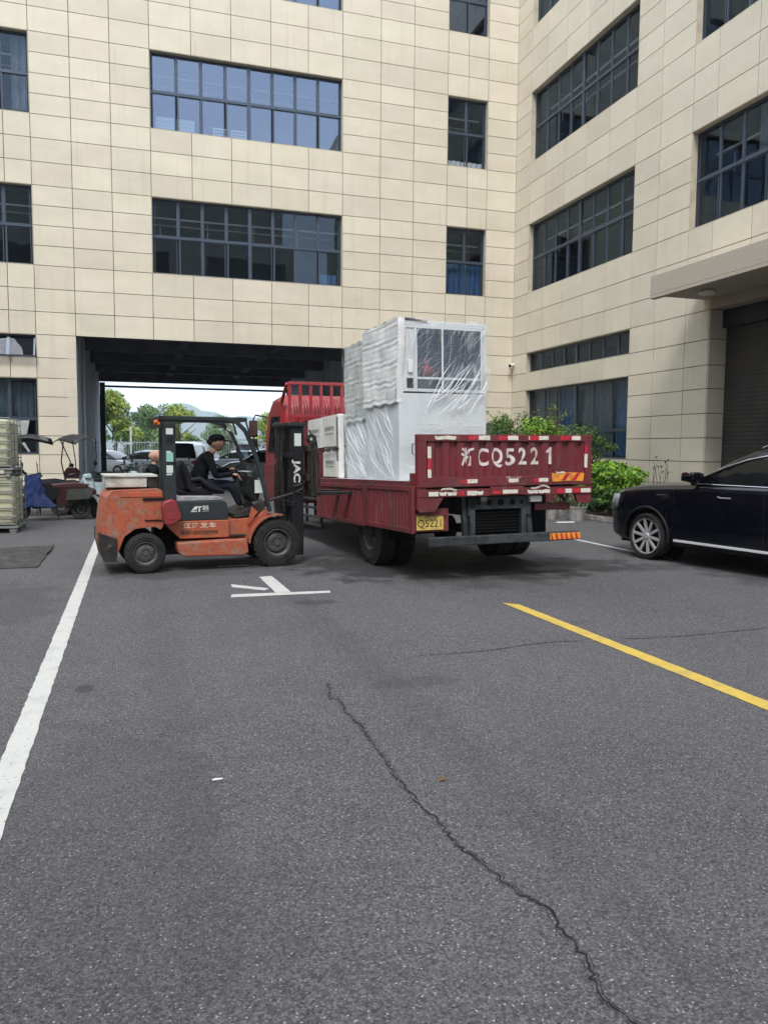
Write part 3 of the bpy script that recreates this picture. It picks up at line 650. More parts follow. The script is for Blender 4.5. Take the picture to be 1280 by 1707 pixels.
for (a, b) in ((.33, .55), (1.62, 1.9)):        # peeled, curled strips
    c = MB(); vs = []
    for i in range(9):
        u = i/8; xx = a+(b-a)*u; zz = 1.148+(.022 if a < 1 else .034)*math.sin(u**(.6 if a < 1 else 1.7)*3.1)+.004*math.sin(u*11+a*5); yy = -.03-.02*math.sin(u*3)
        vs += [(xx, yy, zz), (xx, yy-.004, zz+.022)]
    c.add(vs, [(2*i, 2*i+2, 2*i+3, 2*i+1) for i in range(8)]); c.build('peeled_tape', MT['refw'], TR)
# corner brackets
for (sx, x0) in ((1, .02), (-1, 2.58)):
    b = MB(); P = [(x0, 1.85), (x0+sx*.02, 1.85), (x0+sx*.14, 1.07), (x0+sx*.36, 1.07), (x0+sx*.24, .90), (x0+sx*.03, .89), (x0, .93)] if sx > 0 else [(x0, 1.2), (x0, .98), (x0-.06, .94), (x0-.22, .96), (x0-.26, 1.07)]
    b.prism(P, .0 if sx < 0 else -.012, .05, 'y'); b.build('corner_bracket', MT['red'], TR, bevel=.004)
hk = MB(); hk.tube([(-.01, 0, 1.74), (-.035, 0, 1.72), (-.035, 0, 1.62), (-.015, 0, 1.60)], .008); hk.build('latch', MT['chassis'], TR)
# bed
bd = MB(); bd.box(.02, 2.56, .05, 6.4, 1.19, 1.265); bd.build('deck', MT['deck'], TR, bevel=.004)
b = MB(); b.box(.0, .0195, .05, 6.4, 1.17, 1.27); b.build('deck_edge', MT['red'], TR)
for y in [.3+.55*i for i in range(11)]:
    b = MB(); b.box(.05, 2.5, y, y+.08, 1.08, 1.189); b.build('cross_member', MT['chassis'], TR)
for xa in (.78, 1.62): b = MB(); b.box(xa, xa+.08, .1, 8.2, .82, 1.079); b.build('chassis_rail', MT['chassis'], TR)
# folded-down side gates
def gate(x0, xo, y0, y1, z0, z1, side=-1):
    b = MB(); t = .045
    b.box(x0, x0+t, y0, y1, z1-.06, z1); b.box(x0, x0+t, y0, y1, z0, z0+.06); b.box(x0, x0+t, y0, y0+.07, z0+.06, z1-.06); b.box(x0, x0+t, y1-.07, y1, z0+.06, z1-.06)
    o = b.build('side_gate', MT['red'], TR, bevel=.004)
    c = MB(); y = y0+.07; pts = []
    step = .105
    while y < y1-.07-1e-3:
        e = min(y+step, y1-.07); w = e-y
        for q, dx in ((0, .034), (.2*w, .008), (.55*w, .008), (.72*w, .034)): pts.append((y+q, x0+dx if side < 0 else x0+t-dx))
        y = e
    pts.append((y1-.07, x0+.034)); vs = []
    for (yy, xx) in pts: vs += [(xx, yy, z0+.06), (xx, yy, z1-.06)]
    c.add(vs, [(2*i, 2*i+2, 2*i+3, 2*i+1) for i in range(len(pts)-1)]); c.build('ribbed_panel', MT['red'], o)
    for yy in (y0+.25, y1-.25): d = MB(); d.tube([(x0+.02, yy-.04, z1+.012), (x0+.02, yy+.04, z1+.012)], .014, 8); d.build('hinge', MT['chassis'], o)
    return o
gate(-.035, 0, .03, 1.68, .63, 1.215); gate(-.035, 0, 1.71, 4.08, .61, 1.20)
gate(2.52, 0, .06, 3.1, 1.27, 1.80, 1); gate(2.52, 0, 3.14, 6.2, 1.27, 1.80, 1)
# small red block at the hinge corner
b = MB(); b.box(.02, .42, .10, .22, 1.27, 1.375); b.build('stake_pocket', MT['red'], TR, bevel=.005)
# underride bumper, licence plate, light box
bp = MB(); bp.box(.18, 2.41, .0, .09, .46, .575); bp.build('underride_bumper', MT['chassis'], TR, bevel=.012)
b = MB(); b.box(1.93, 2.405, -.004, -.001, .475, .56); pl = b.build('reflective_panel', MT['refo'], TR)
for i in range(6): b = MB(); xx = 1.945+.077*i; b.prism([(xx, .477), (xx+.035, .477), (xx+.005, .558), (xx-.012 if i else xx, .558)], -.008, -.005, 'y'); b.build('reflective_tape', MT['refr'], pl)
b = MB(); b.box(.04, .50, .10, .30, .64, .93); b.build('lamp_box', MT['red'], TR, bevel=.01)
b = MB(); b.box(.05, .42, .083, .095, .665, .875); npl = b.build('licence_plate', MT['yellow_plate'], TR, bevel=.003)
b = MB(); b.box(.055, .45, .070, .0975, .845, .93); b.build('lamp_cover', MT['red'], TR, bevel=.004)
text('浙·C', 'lettering', MT['black_ink'], npl, (.25, .0815, .835), (1, 0, 0), (0, 0, 1), .06, width=.19, extrude=0)
text('Q5221', 'lettering', MT['black_ink'], npl, (.235, .0815, .745), (1, 0, 0), (0, 0, 1), .135, width=.32, extrude=0)
# spare-wheel carrier with round holes
b = MB(); b.box(.80, 1.63, .10, .13, .90, 1.06); cp = b.build('carrier_plate', MT['chassis'], TR, bevel=.004)
for xx, rr_ in ((.93, .022), (1.08, .036), (1.25, .04), (1.42, .036), (1.56, .022)):
    b = MB(); b.lathe([(rr_, -.004), (rr_+.006, -.001), (rr_, .0)], (xx, .10, .985), 'y', 20); b.build('hole', MT['dark'], cp)
for xx in (.80, 1.55): b = MB(); b.box(xx, xx+.07, .085, .16, .56, .899); b.build('carrier_leg', MT['chassis'], TR, bevel=.004)
b = MB(); b.prism([(1.64, 1.06), (1.70, 1.06), (1.76, .50), (1.68, .50)], .14, .2, 'y'); b.build('bumper_stay', MT['chassis'], TR)
b = MB(); b.prism([(.70, 1.06), (.76, 1.06), (.80, .50), (.74, .50)], .14, .2, 'y'); b.build('bumper_stay', MT['chassis'], TR)
for i in range(7): b = MB(); b.box(.875, 1.545, .14, .2, .60+.04*i, .618+.04*i); b.build('slat', MT['dark'], TR)
b = MB(); b.box(.88, 1.54, .21, .5, .58, .88); b.build('tool_box', MT['dark'], TR)
b = MB(); b.box(1.66, 1.84, .05, .2, .98, 1.06); b.build('tail_lamp', MT['white'], TR, bevel=.01)
b = MB(); b.box(1.80, 2.35, .16, .3, .86, .95); b.build('lamp_box', MT['red'], TR, bevel=.008)
b = MB(); b.box(.90, .99, -.01, .04, 1.0, 1.07); b.build('tow_eye', MT['chassis'], TR, bevel=.01)
b = MB(); b.tube([(.2, 1.85, .52), (2.4, 1.85, .52)], .07, 12); b.tube([(1.2, 1.85, .52), (1.4, 1.85, .52)], .2, 16); b.tube([(1.25, 1.9, .55), (1.25, 7, .8)], .05, 8); b.build('rear_axle', MT['dark'], TR)
for (xx, o_, yy, zz) in ((.19, -1, 1.82, .53), (.48, -1, 1.82, .53), (2.41, 1, 1.82, .55), (2.12, 1, 1.82, .55), (.2, -1, 7.2, .68), (2.35, 1, 7.2, .68)):
    wheel(TR, (xx, yy, zz), .49, .25, 'x', out=o_, rr=.54, treads=44, deep=.5)
for xx in (.05, 2.2): b = MB(); b.box(xx, xx+.35, 1.05, 1.07, .45, 1.05); b.build('mud_flap', MT['dark'], TR)
# side guards
for z in (.92, .76, .60, .46): b = MB(); b.box(.06, .10, 4.15, 6.2, z-.045, z); b.build('side_guard_rail', MT['chassis'], TR, bevel=.004)
for y in (4.3, 5.2, 6.1): b = MB(); b.box(.10, .14, y, y+.05, .42, 1.08); b.build('side_guard_post', MT['chassis'], TR)
b = MB(); b.box(.35, .75, 4.3, 5.6, .5, 1.0); b.build('fuel_tank', MT['dark'], TR, bevel=.05)
b = MB(); b.box(.3, .74, 2.6, 3.6, .55, 1.0); b.build('battery_box', MT['dark'], TR, bevel=.02)
# headboard rack
hb = MB()
hb.box(.06, 2.54, 6.30, 6.36, 1.27, 1.33)
ho = hb.build('headboard_rack', MT['red_bright'], TR)
b = MB(); b.prism([(6.33, 1.3), (6.36, 1.3), (6.36, 2.35), (6.33, 2.35)], .08, 2.5, axis='x'); b.build('headboard_sheet', MT['red'], ho)
for i in range(12): b = MB(); xx = .08+.215*i; b.box(xx, xx+.055, 6.26, 6.31, 1.3, 3.07); b.build('upright', MT['red_bright'], ho, bevel=.004)
for z in (3.07, 2.42): b = MB(); b.box(.08, 2.5, 6.25, 6.315, z, z+.06); b.build('rail', MT['red_bright'], ho, bevel=.004)
for xx in (.06, 2.46): b = MB(); b.bar((xx, 6.3, 3.09), (xx, 6.75, 2.75), .05); b.bar((xx, 6.75, 2.75), (xx, 6.8, 1.35), .05); b.build('stay', MT['red_bright'], ho)
# cab
cb = MB(); prof = [(6.62, .72), (6.62, 2.42), (6.68, 2.66), (6.80, 2.84), (7.15, 2.94), (7.75, 2.90), (8.12, 2.68), (8.34, 2.3), (8.5, 1.7), (8.52, .72)]
secs = []
for xx, k in ((.10, .90), (.13, .965), (.22, 1), (2.22, 1), (2.31, .965), (2.34, .90)):
    secs.append([(xx, 7.55+(y-7.55)*k, 1.6+(z-1.6)*k) for (y, z) in prof])
cb.loft(secs, loop=True); cbo = cb.build('cab', MT['red_bright'], TR, smooth=50)
for i in range(9):           # pressed ribs of the cab's rear wall and roof fairing
    b = MB(); xx = .33+.22*i; b.tube([(xx, 6.615, 2.1), (xx, 6.61, 2.42), (xx, 6.66, 2.66), (xx, 6.79, 2.82)], .035, 8); b.build('rib', MT['red_bright'], cbo, smooth=60)
for (xa, xb) in ((.55, .95), (1.25, 1.65)): b = MB(); b.box(xa, xb, 6.595, 6.61, 2.06, 2.36); w_ = b.build('rear_window', MT['dkglass'], cbo, bevel=.004)
for (a, b_, c, d) in ((.5, 1.0, 2.36, 2.40), (.5, 1.0, 2.02, 2.06), (.5, .55, 2.06, 2.36), (.95, 1.0, 2.06, 2.36)): q = MB(); q.box(a, b_, 6.588, 6.612, c, d); q.build('window_seal', MT['black_metal'], cbo)
b = MB(); b.prism([(7.0, 1.75), (7.0, 2.5), (7.75, 2.52), (8.12, 1.8)], .085, .098, 'x'); b.build('door_window', MT['dkglass'], cbo)
b = MB(); b.prism([(6.64, .75), (6.64, 1.5), (8.45, 1.5), (8.5, .75)], .07, .097, 'x'); b.build('lower_door', MT['red'], cbo)
b = MB(); b.tube([(.12, 8.25, 2.55), (-.12, 8.35, 2.60), (-.17, 8.35, 2.5), (-.17, 8.35, 2.02), (-.05, 8.35, 1.8), (.1, 8.3, 1.78)], .018, 8); mir = b.build('mirror_arm', MT['black_metal'], cbo, smooth=60)
for (z0, z1) in ((2.12, 2.48), (1.9, 2.08)): b = MB(); b.box(-.27, -.09, 8.28, 8.36, z0, z1); b.build('mirror', MT['black_metal'], mir, bevel=.02)
for (z0, z1) in ((2.15, 2.45),): b = MB(); b.box(-.255, -.105, 8.272, 8.279, z0, z1); b.build('mirror_glass', MT['chrome'], mir)

# ================================================================== CARGO (stands on the bed: things of their own)
def on_truck(name, label, cat, p, group=None):
    t = thing(name, label, cat, (0, 0, 0), group=group); t.matrix_world = TW @ Matrix.Translation(p); return t
def fold_strands(par, face, n, rng, seed, w=(.004, .012), curve=.03):
    """raised glossy folds of the stretch film; face(u,v,d)->point, rng gives start/end (u,v)"""
    rr = random.Random(seed); s = MB()
    for i in range(n):
        (u0, v0), (u1, v1) = rng(rr); pts = []; k = 7; c = rr.uniform(-curve, curve); ww = rr.uniform(*w)
        for j in range(k+1):
            t = j/k; u = u0+(u1-u0)*t+c*math.sin(t*math.pi); v = v0+(v1-v0)*t-c*math.sin(t*math.pi)
            pts.append((u, v, ww*(.15+math.sin(t*math.pi))))
        vs = []
        for j, (u, v, q) in enumerate(pts):
            a = math.atan2(v1-v0, u1-u0)+math.pi/2; du, dv = math.cos(a)*q, math.sin(a)*q
            vs += [face(u-du, v-dv, .006), face(u, v, .006+q*1.2), face(u+du, v+dv, .006)]
        s.add(vs, [(3*j+a_, 3*j+3+a_, 3*j+4+a_, 3*j+1+a_) for j in range(k) for a_ in (0, 1)])
    return s.build('film_folds', MT['film_fold'], par, smooth=80, stuff=True)
MT['machine_in'] = mat('machine_interior', (.022, .025, .028), .6, col2=(.05, .055, .06), scale=9, stretch=(1, 1, 5), lo=.45, hi=.6)
MT['clear'] = glass_mat('clear_pane', refl=.0, tint=(.72, .76, .78))
def cabinet(x, y, w, d, h, label, front=True, seed=1):
    t = on_truck('wrapped_cabinet', label, 'machine', (x, y, 1.268))
    b = MB(); b.box(0, w, 0, d, 0, 1.18 if front else h); b.build('lower_panel', MT['cab_paint'], t, bevel=.01)
    if front:
        z0, z1 = 1.18, h
        for (a, c, e, f_) in ((0, .05, 0, .05), (w-.05, w, 0, .05), (0, .05, d-.05, d), (w-.05, w, d-.05, d)): b = MB(); b.box(a, c, e, f_, z0+.001, z1-.07); b.build('corner_post', MT['cab_paint'], t, bevel=.004)
        b = MB(); b.box(0, w, 0, d, h-.069, h); b.build('top_panel', MT['cab_paint'], t, bevel=.008)
        b = MB(); b.box(.06, w-.06, .5, d-.06, z0+.002, z1-.075); b.build('machinery', MT['machine_in'], t)
        b = MB(); b.box(.001, .02, .051, d-.051, z0+.002, z1-.071); b.build('side_panel', MT['cab_paint'], t)
        b = MB(); b.box(w-.02, w-.001, .051, d-.051, z0+.002, z1-.071); b.build('side_panel', MT['cab_paint'], t)
        fm = MB(); fx0, fx1 = .07, w-.06
        fm.box(fx0, fx0+.04, -.012, .02, z0+.06, z1-.10); fm.box(fx1-.03, fx1, -.012, .02, z0+.06, z1-.10); fm.box(fx0+.16, fx0+.20, -.012, .02, z0+.06, z1-.10)
        fm.box(fx0, fx1, -.012, .02, z0+.02, z0+.06); fm.box(fx0, fx1, -.012, .02, z1-.10, z1-.071); fm.box(fx0+.2, fx1-.03, -.010, .018, z0+.19, z0+.22)
        fo = fm.build('window_frame', MT['cab_paint'], t, bevel=.003)
        b = MB(); b.quad((fx0+.2, 0, z0+.06), (fx1-.03, 0, z0+.06), (fx1-.03, 0, z1-.1), (fx0+.2, 0, z1-.1)); b.build('pane', MT['clear'], fo)
        b = MB(); b.box(fx0+.04, fx0+.16, .0, .018, z0+.06, z1-.1); b.build('control_panel', MT['cab_paint'], fo)
        b = MB(); b.box(fx0+.05, fx0+.14, -.016, -.001, z0+.07, z0+.2); b.build('switch_box', MT['black_metal'], fo, bevel=.004)
        b = MB(); b.box(fx0+.06, fx0+.13, -.03, -.001, z0+.27, z0+.44); b.build('handle', MT['white'], fo, bevel=.01)
        b = MB(); b.tube([(.42, .2, z0+.30), (.60, .22, z0+.34)], [.09, .06], 14); b.tube([(.5, .2, z0+.34), (.5, .2, z0+.5)], .035, 10); b.build('red_valve', MT['red_bright'], t, smooth=60)
        b = MB(); b.box(.35, .44, .2, .3, z0+.1, z0+.42); b.box(.9, 1.1, .25, .4, z0+.25, z0+.42); b.build('pipework', MT['chassis'], t)
        for i in range(22): b = MB(); z = z0+.30+i*.026; b.box(.35, w-.12, .47, .49, z, z+.008); b.build('fin', MT['frame'], t)
        b = MB(); b.box(.63, .66, -.02, -.013, 1.2, h-.1); b.build('centre_bead', MT['cab_paint'], t)
    # foam sheet hung over the left side, slightly wavy with horizontal ridges
    fs = MB(); vs = []; ny, nz = 26, 70; top = h+.02; bot = h-1.10 if front else h-1.20
    for j in range(nz+1):
        z = top-(top-bot)*j/nz
        for i in range(ny+1):
            yy = -.03+(d+.06)*i/ny if front else -.01+(d-.02)*i/ny
            rg = .0045*math.sin(j*1.3+.5*math.sin(i*.23+j*.05+seed))*(.5+.5*math.sin(j*.37+i*.11))+.002*math.sin(j*2.9+i*.2)+.006*math.sin(j*.21+seed)*math.sin(i*.35+seed)+.003*math.sin(i*1.1+j*.13)
            sway = .035*math.sin(j*.055+seed)*(1-i/ny)
            vs.append((-.03-rg, yy-(sway if front else sway*.4), z+.012*math.sin(i*.8+seed)*(j/nz)))
    fs.add(vs, [(j*(ny+1)+i, j*(ny+1)+i+1, (j+1)*(ny+1)+i+1, (j+1)*(ny+1)+i) for j in range(nz) for i in range(ny)])
    # flap around the front edge and over the top
    if front:
        vs = []
        for j in range(nz+1):
            z = top-(top-bot)*j/nz; sway = .035*math.sin(j*.055+seed)
            for i in range(5): vs.append((-.03+.025*i+.006*math.sin(j*1.9), -.03-sway-.012*math.sin(i*.8), z))
        fs.add(vs, [(j*5+i, j*5+i+1, (j+1)*5+i+1, (j+1)*5+i) for j in range(nz) for i in range(4)])
    vs = []
    for i in range(ny+1):
        yy = -.03+(d+.06)*i/ny
        for k in range(6): vs.append((-.03+.09*k, yy, top+.012*math.sin(i*.9+k)-.0*k))
    fs.add(vs, [(i*6+k, i*6+k+1, (i+1)*6+k+1, (i+1)*6+k) for i in range(ny) for k in range(5)])
    fs.build('foam_sheet', MT['foam' if front else 'foam_grey'], t, smooth=60)
    # stretch film shell
    sh = MB(); e = .045; nn = 14
    def ring(z, q):
        r_ = []
        for (a, b_) in (((-e, -e), (w+e, -e)), ((w+e, -e), (w+e, d+e)), ((w+e, d+e), (-e, d+e)), ((-e, d+e), (-e, -e))):
            for i in range(nn):
                t_ = i/nn; r_.append((a[0]+(b_[0]-a[0])*t_+.006*math.sin(q*2.1+i*1.7), a[1]+(b_[1]-a[1])*t_+.006*math.sin(q*1.3+i*2.3), z+.01*math.sin(i*1.3+q)))
        return r_
    sh.loft([ring(.01+(h+.02)*q/12, q) for q in range(13)], loop=True, cap=False)
    q0 = len(sh.v)-4*nn; sh.f.append(tuple(range(q0, q0+4*nn))); sh.m.append(0)
    sh.build('stretch_film', MT['film'], t, smooth=70)
    return t
cA = cabinet(.22, 1.02, 1.33, 1.28, 2.15, 'tall pale grey machine with dark glazed front, wrapped in film, just behind the tailgate', seed=1)
hA = 2.15
def faceF(u, v, dd): return (u, -.05-dd, v)
def faceS(u, v, dd): return (-.055-dd, u, v)
def fan(rr):
    x1 = rr.uniform(.35, 1.28); z0 = rr.uniform(.86, 1.15); L = rr.uniform(.25, .8); a = R(rr.uniform(25, 62)) ; return (x1, z0), (min(1.33, x1+L*math.cos(a)), z0+L*math.sin(a))
fold_strands(cA, faceF, 46, fan, 5, w=(.0015, .006))
fold_strands(cA, faceF, 40, lambda rr: (lambda x, z: ((x, z), (min(1.34, x+rr.uniform(.1, .5)), z+rr.uniform(-.05, .12))))(rr.uniform(0, .9), rr.uniform(.1, .8)), 6, w=(.001, .004))
fold_strands(cA, faceF, 60, lambda rr: (lambda x, z: ((x, z), (min(1.34, x+rr.uniform(.05, .35)), min(2.13, z+rr.uniform(.1, .4)))))(rr.uniform(.1, 1.2), rr.uniform(1.15, 2.0)), 21, w=(.0006, .002))
fold_strands(cA, faceF, 16, lambda rr: (lambda x: ((x, rr.uniform(1.4, 1.9)), (x+rr.uniform(-.05, .25), 2.14)))(rr.uniform(.1, 1.1)), 9, w=(.001, .004))
fold_strands(cA, faceS, 60, lambda rr: (lambda y, z: ((y, z), (max(0, y-rr.uniform(.2, .9)), max(.02, z-rr.uniform(.2, .8)))))(rr.uniform(.3, 1.3), rr.uniform(.3, 1.1)), 7, w=(.0006, .0022))
b = MB(); b.quad((-.12, -.25, .003), (.3, -.3, .003), (.3, 2.6, .006), (-.14, 2.5, .006)); b.build('film_skirt', MT['film_fold'], cA)
cB = cabinet(.34, 2.44, 1.22, 1.12, 2.10, 'film-wrapped machine with foam on its side, between the glazed machine and the cartons', front=False, seed=4)
fold_strands(cB, faceS, 110, lambda rr: (lambda y, z: ((y, z), (max(0, y-rr.uniform(.2, .9)), max(.02, z-rr.uniform(.1, .6)))))(rr.uniform(.3, 1.15), rr.uniform(.15, 1.0)), 8, w=(.0006, .0024))
fold_strands(cB, faceS, 14, lambda rr: (lambda y: ((y, 1.0), (y+rr.uniform(-.2, .1), 2.0)))(rr.uniform(.2, 1.0)), 12, w=(.001, .003))
# cartons
def carton(y0, y1, z0, z1, label, seed=0):
    t = on_truck('carton', label, 'carton', (.22, y0, z0), 'white cartons on the truck bed')
    w = y1-y0; h = z1-z0; b = MB(); b.box(0, .75, .004, w-.004, 0, h-.004); b.build('box', MT['cardboard_white'], t, bevel=.008)
    b = MB(); b.box(.001, .749, .015, w-.015, h-.006, h+.008); b.build('lid_flap', MT['cardboard_white'], t, bevel=.004)
    text('全热新风换气机', 'lettering', MT['black_ink'], t, (-.003, w/2, h*.58), (0, -1, 0), (0, 0, 1), .085, width=w*.62, extrude=0)
    text('专业新风系统制造', 'lettering', MT['black_ink'], t, (-.003, w/2, h*.42), (0, -1, 0), (0, 0, 1), .03, width=w*.6, extrude=0)
    return t
carton(4.56, 5.42, 1.79, 2.31, 'white printed carton nearest the cab, on top of the maroon steel cabinet')
carton(3.70, 4.54, 1.80, 2.32, 'upper white printed carton beside the foam post, with a gap below it')
carton(3.72, 4.50, 1.285, 1.70, 'lower white printed carton standing on the truck bed')
t = on_truck('steel_cabinet', 'maroon steel cabinet under the carton nearest the cab', 'cabinet', (.24, 4.56, 1.268)); b = MB(); b.box(0, .7, 0, .84, 0, .52); b.build('body', MT['red'], t, bevel=.01); b = MB(); b.box(-.012, -.001, .05, .79, .05, .47); b.build('door', MT['red'], t, bevel=.004)
t = on_truck('spacer_pallet', 'small white pallet filling the gap between the two stacked cartons', 'pallet', (.25, 3.72, 1.702))
for yy in (0, .36, .72): b = MB(); b.box(0, .6, yy, yy+.06, 0, .092); b.build('block', MT['white'], t)
t = on_truck('foam_post', 'upright white foam edge protector between the cartons and the wrapped machines', 'packing', (.2, 3.55, 1.268)); b = MB(); b.box(0, .1, 0, .13, 0, 1.06); b.build('post', MT['foam'], t, bevel=.02)
for i in range(26): b = MB(); z = .3+i*.028; b.box(-.006, -.0005, .02, .11, z, z+.012); b.build('notch', MT['chassis'], t)
b = MB(); b.tube([(-.01, -.02, .5), (-.02, .9, .46)], .012, 6); b.build('strap', MT['black_metal'], t)
# ================================================================== FORKLIFT (local x forward = picture right, y away from the camera, near side y=0)
MT['orange'] = mat('worn_orange_paint', (.42, .09, .036), .5, col2=(.26, .085, .05), scale=4, lo=.42, hi=.7, col3=(.11, .05, .035), scale3=22, lo3=.55, hi3=.78, bump=.1, bscale=30, rough2=.8)
MT['orange_dirty'] = mat('very_worn_orange', (.37, .085, .04), .6, col2=(.27, .15, .11), scale=7, lo=.47, hi=.62, detail=12, col3=(.11, .05, .036), scale3=19, lo3=.50, hi3=.74, bump=.2, bscale=25)
MT['cowl'] = mat('dark_green_grey_paint', (.016, .022, .026), .55, col2=(.03, .034, .036), scale=6, lo=.5, hi=.75)
MT['guard'] = mat('guard_grey_paint', (.026, .034, .037), .6, spec=.3, col2=(.012, .014, .015), scale=6, lo=.45, hi=.7, bump=.05)
MT['dirty_white'] = mat('dirty_white_tin', (.50, .51, .47), .6, col2=(.30, .28, .24), scale=5, lo=.45, hi=.65, col3=(.08, .07, .06), scale3=4, lo3=.6, hi3=.64)
MT['seat'] = mat('black_vinyl', (.009, .009, .011), .6, spec=.3, bump=.1, bscale=40)
MT['grease'] = mat('greasy_steel', (.03, .027, .023), .6, .2, col2=(.012, .011, .010), scale=9, col3=(.12, .10, .08), scale3=8, lo3=.6, hi3=.7)
MT['can'] = mat('dirty_red_plastic', (.23, .025, .03), .5, col2=(.16, .025, .028), scale=8, lo=.45, hi=.65)
MT['sticker'] = mat('pale_sticker', (.55, .60, .56), .5)
MT['sticker_green'] = mat('green_sticker', (.25, .50, .40), .5)
MT['mat_grey'] = mat('grey_cowl_top', (.30, .30, .31), .7, col2=(.2, .2, .2), scale=14)
MT['hose'] = mat('hose_black', (.02, .02, .02), .5)
MT['shiny'] = mat('polished_rod', (.35, .35, .34), .35, .8)
FK = thing('forklift', 'worn orange forklift with dark overhead guard and tall black mast beside the truck', 'forklift', (0.11, 10.69, 0), rz=R(6))
FW_ = Matrix.Translation((0.11, 10.69, 0)) @ Matrix.Rotation(R(6), 4, 'Z')
wheel(FK, (0, .10, .27), .27, .19, 'y', rr=.56, treads=0, tread=False, lugs=6, deep=.2)
wheel(FK, (0, 1.04, .27), .27, .19, 'y', rr=.56, tread=False, out=1)
wheel(FK, (1.79, .13, .34), .345, .25, 'y', rr=.55, treads=26, lugs=6, deep=.25)
wheel(FK, (1.79, 1.06, .34), .345, .25, 'y', rr=.55, treads=26, out=1)
# counterweight: lofted rounded casting with wheel notch
def cw_sec(y, k):
    top = 1.10; P = [(-.50*k-.02, 1.02), (-.44*k, 1.10), (.20, 1.12), (.235, 1.08), (.235, .62), (.20, .58), (.12, .62), (-.12, .60), (-.26, .50), (-.34, .30), (-.36, .20), (-.54*k, .20), (-.595*k, .42), (-.59*k, .60), (-.555*k, .85)]
    return [(x, y, z) for x, z in P]
c = MB(); c.loft([cw_sec(.05, .90), cw_sec(.09, .93), cw_sec(.4, .96), cw_sec(.6, .965), cw_sec(.8, .96), cw_sec(1.1, .93), cw_sec(1.15, .90)], loop=True)
cw = c.build('counterweight', MT['orange_dirty'], FK, bevel=.018)
b = MB(); b.prism([(-.52, .18), (-.57, .42), (-.565, .56), (-.35, .48), (-.36, .18)], .02, 1.17, 'y'); b.build('lower_skirt', MT['grease'], cw, bevel=.01)
b = MB(); b.box(-.02, .235, .035, .06, .97, 1.0); b.box(.0, .22, .035, .06, .70, .712); b.build('seam', MT['dark'], cw)
b = MB(); b.box(-.30, .22, .041, .055, 1.015, 1.08); b.build('bright_patch', MT['orange'], cw, bevel=.005)
# tin box on top
b = MB(); b.box(-.46, .06, .25, .95, 1.135, 1.27); tb = b.build('tin_box', MT['dirty_white'], FK, bevel=.01)
b = MB(); b.box(-.475, .20, .23, .97, 1.271, 1.30); b.build('lid', MT['dirty_white'], tb, bevel=.006)
b = MB(); b.box(.07, .22, .25, .95, 1.125, 1.27); b.build('radiator_cover', MT['grease'], FK, bevel=.01)
# chassis
b = MB(); b.prism([(.24, .68), (1.12, .68), (1.12, .44), (.46, .44), (.40, .50), (.30, .60)], .06, 1.1, 'y'); b.build('side_panel', MT['orange'], FK, bevel=.01)
b = MB(); b.prism([(1.12, .68), (1.50, .70), (1.62, .80), (1.70, .80), (1.62, .60), (1.40, .40), (1.12, .42)], .10, 1.1, 'y'); b.build('front_frame', MT['orange'], FK, bevel=.01)
b = MB(); b.prism([(.40, .40), (1.36, .425), (1.38, .22), (1.30, .18), (.48, .20), (.42, .26)], .0, .30, 'y'); b.build('step_tank', MT['orange_dirty'], FK, bevel=.025)
b = MB(); b.prism([(.40, .40), (1.36, .425), (1.38, .22), (1.30, .18), (.48, .20), (.42, .26)], .86, 1.16, 'y'); b.build('step_tank', MT['orange_dirty'], FK, bevel=.025)
b = MB(); b.box(.2, 1.6, .32, .85, .2, .66); b.build('engine_bay', MT['dark'], FK)
b = MB(); b.box(1.12, 1.34, .01, .16, .455, .475); b.build('step', MT['grease'], FK, bevel=.004)
b = MB(); b.prism([(1.2, .70), (1.52, .74), (1.72, .90), (1.60, .94), (1.46, .82), (1.2, .75)], .12, 1.05, 'y'); b.build('floor_plate', MT['grease'], FK)
b = MB(); b.prism([(1.38, .60), (1.44, .86), (1.52, .78)], .06, .10, 'y'); b.build('gusset', MT['orange'], FK)
b = MB(); b.tube([(1.48, .2, .86), (1.62, .2, .90)], .055, 14); b.tube([(1.58, .2, .88), (1.80, .2, .95), (2.08, .22, 1.02)], [.02, .02, .02], 8); b.build('tilt_cylinder', MT['grease'], FK, smooth=40)
# cowl with printing
b = MB(); b.prism([(.41, .68), (1.10, .68), (1.115, .80), (1.09, .92), (1.05, .945), (.41, .95)], .07, 1.08, 'y'); cwl = b.build('cowl', MT['cowl'], FK, bevel=.015)
b = MB(); b.prism([(.41, .95), (1.02, .95), (1.05, .985), (.98, 1.0), (.41, 1.01)], .09, 1.06, 'y'); b.build('cowl_top', MT['mat_grey'], cwl, bevel=.008)
MT['ink_w'] = mat('white_print', (.62, .62, .60), .6, col2=(.45, .44, .42), scale=20)
MT['ink_faded'] = mat('faded_white_print', (.60, .46, .36), .7, col2=(.42, .16, .07), scale=24, lo=.6, hi=.75)
MT['ink_dark'] = mat('faded_dark_print', (.10, .045, .03), .7, col2=(.34, .10, .045), scale=24, lo=.6, hi=.75)
lt = MB(); lt.prism([(.60, .80), (.685, .80), (.685, .815), (.640, .815), (.652, .83), (.685, .83), (.685, .875), (.655, .875)], .062, .0675, 'y'); lt.prism([(.665, .875), (.75, .875), (.75, .86), (.727, .86), (.727, .80), (.705, .80), (.705, .86), (.665, .86)], .0605, .062, 'y'); lt.build('emblem', MT['ink_w'], cwl)
text('35', 'lettering', MT['ink_w'], cwl, (.80, .064, .853), (1, 0, 0), (0, 0, 1), .07, width=.085, extrude=.001, bold=.003)
text('SERIES', 'lettering', MT['ink_w'], cwl, (.80, .064, .809), (1, 0, 0), (0, 0, 1), .018, width=.09, extrude=.001)
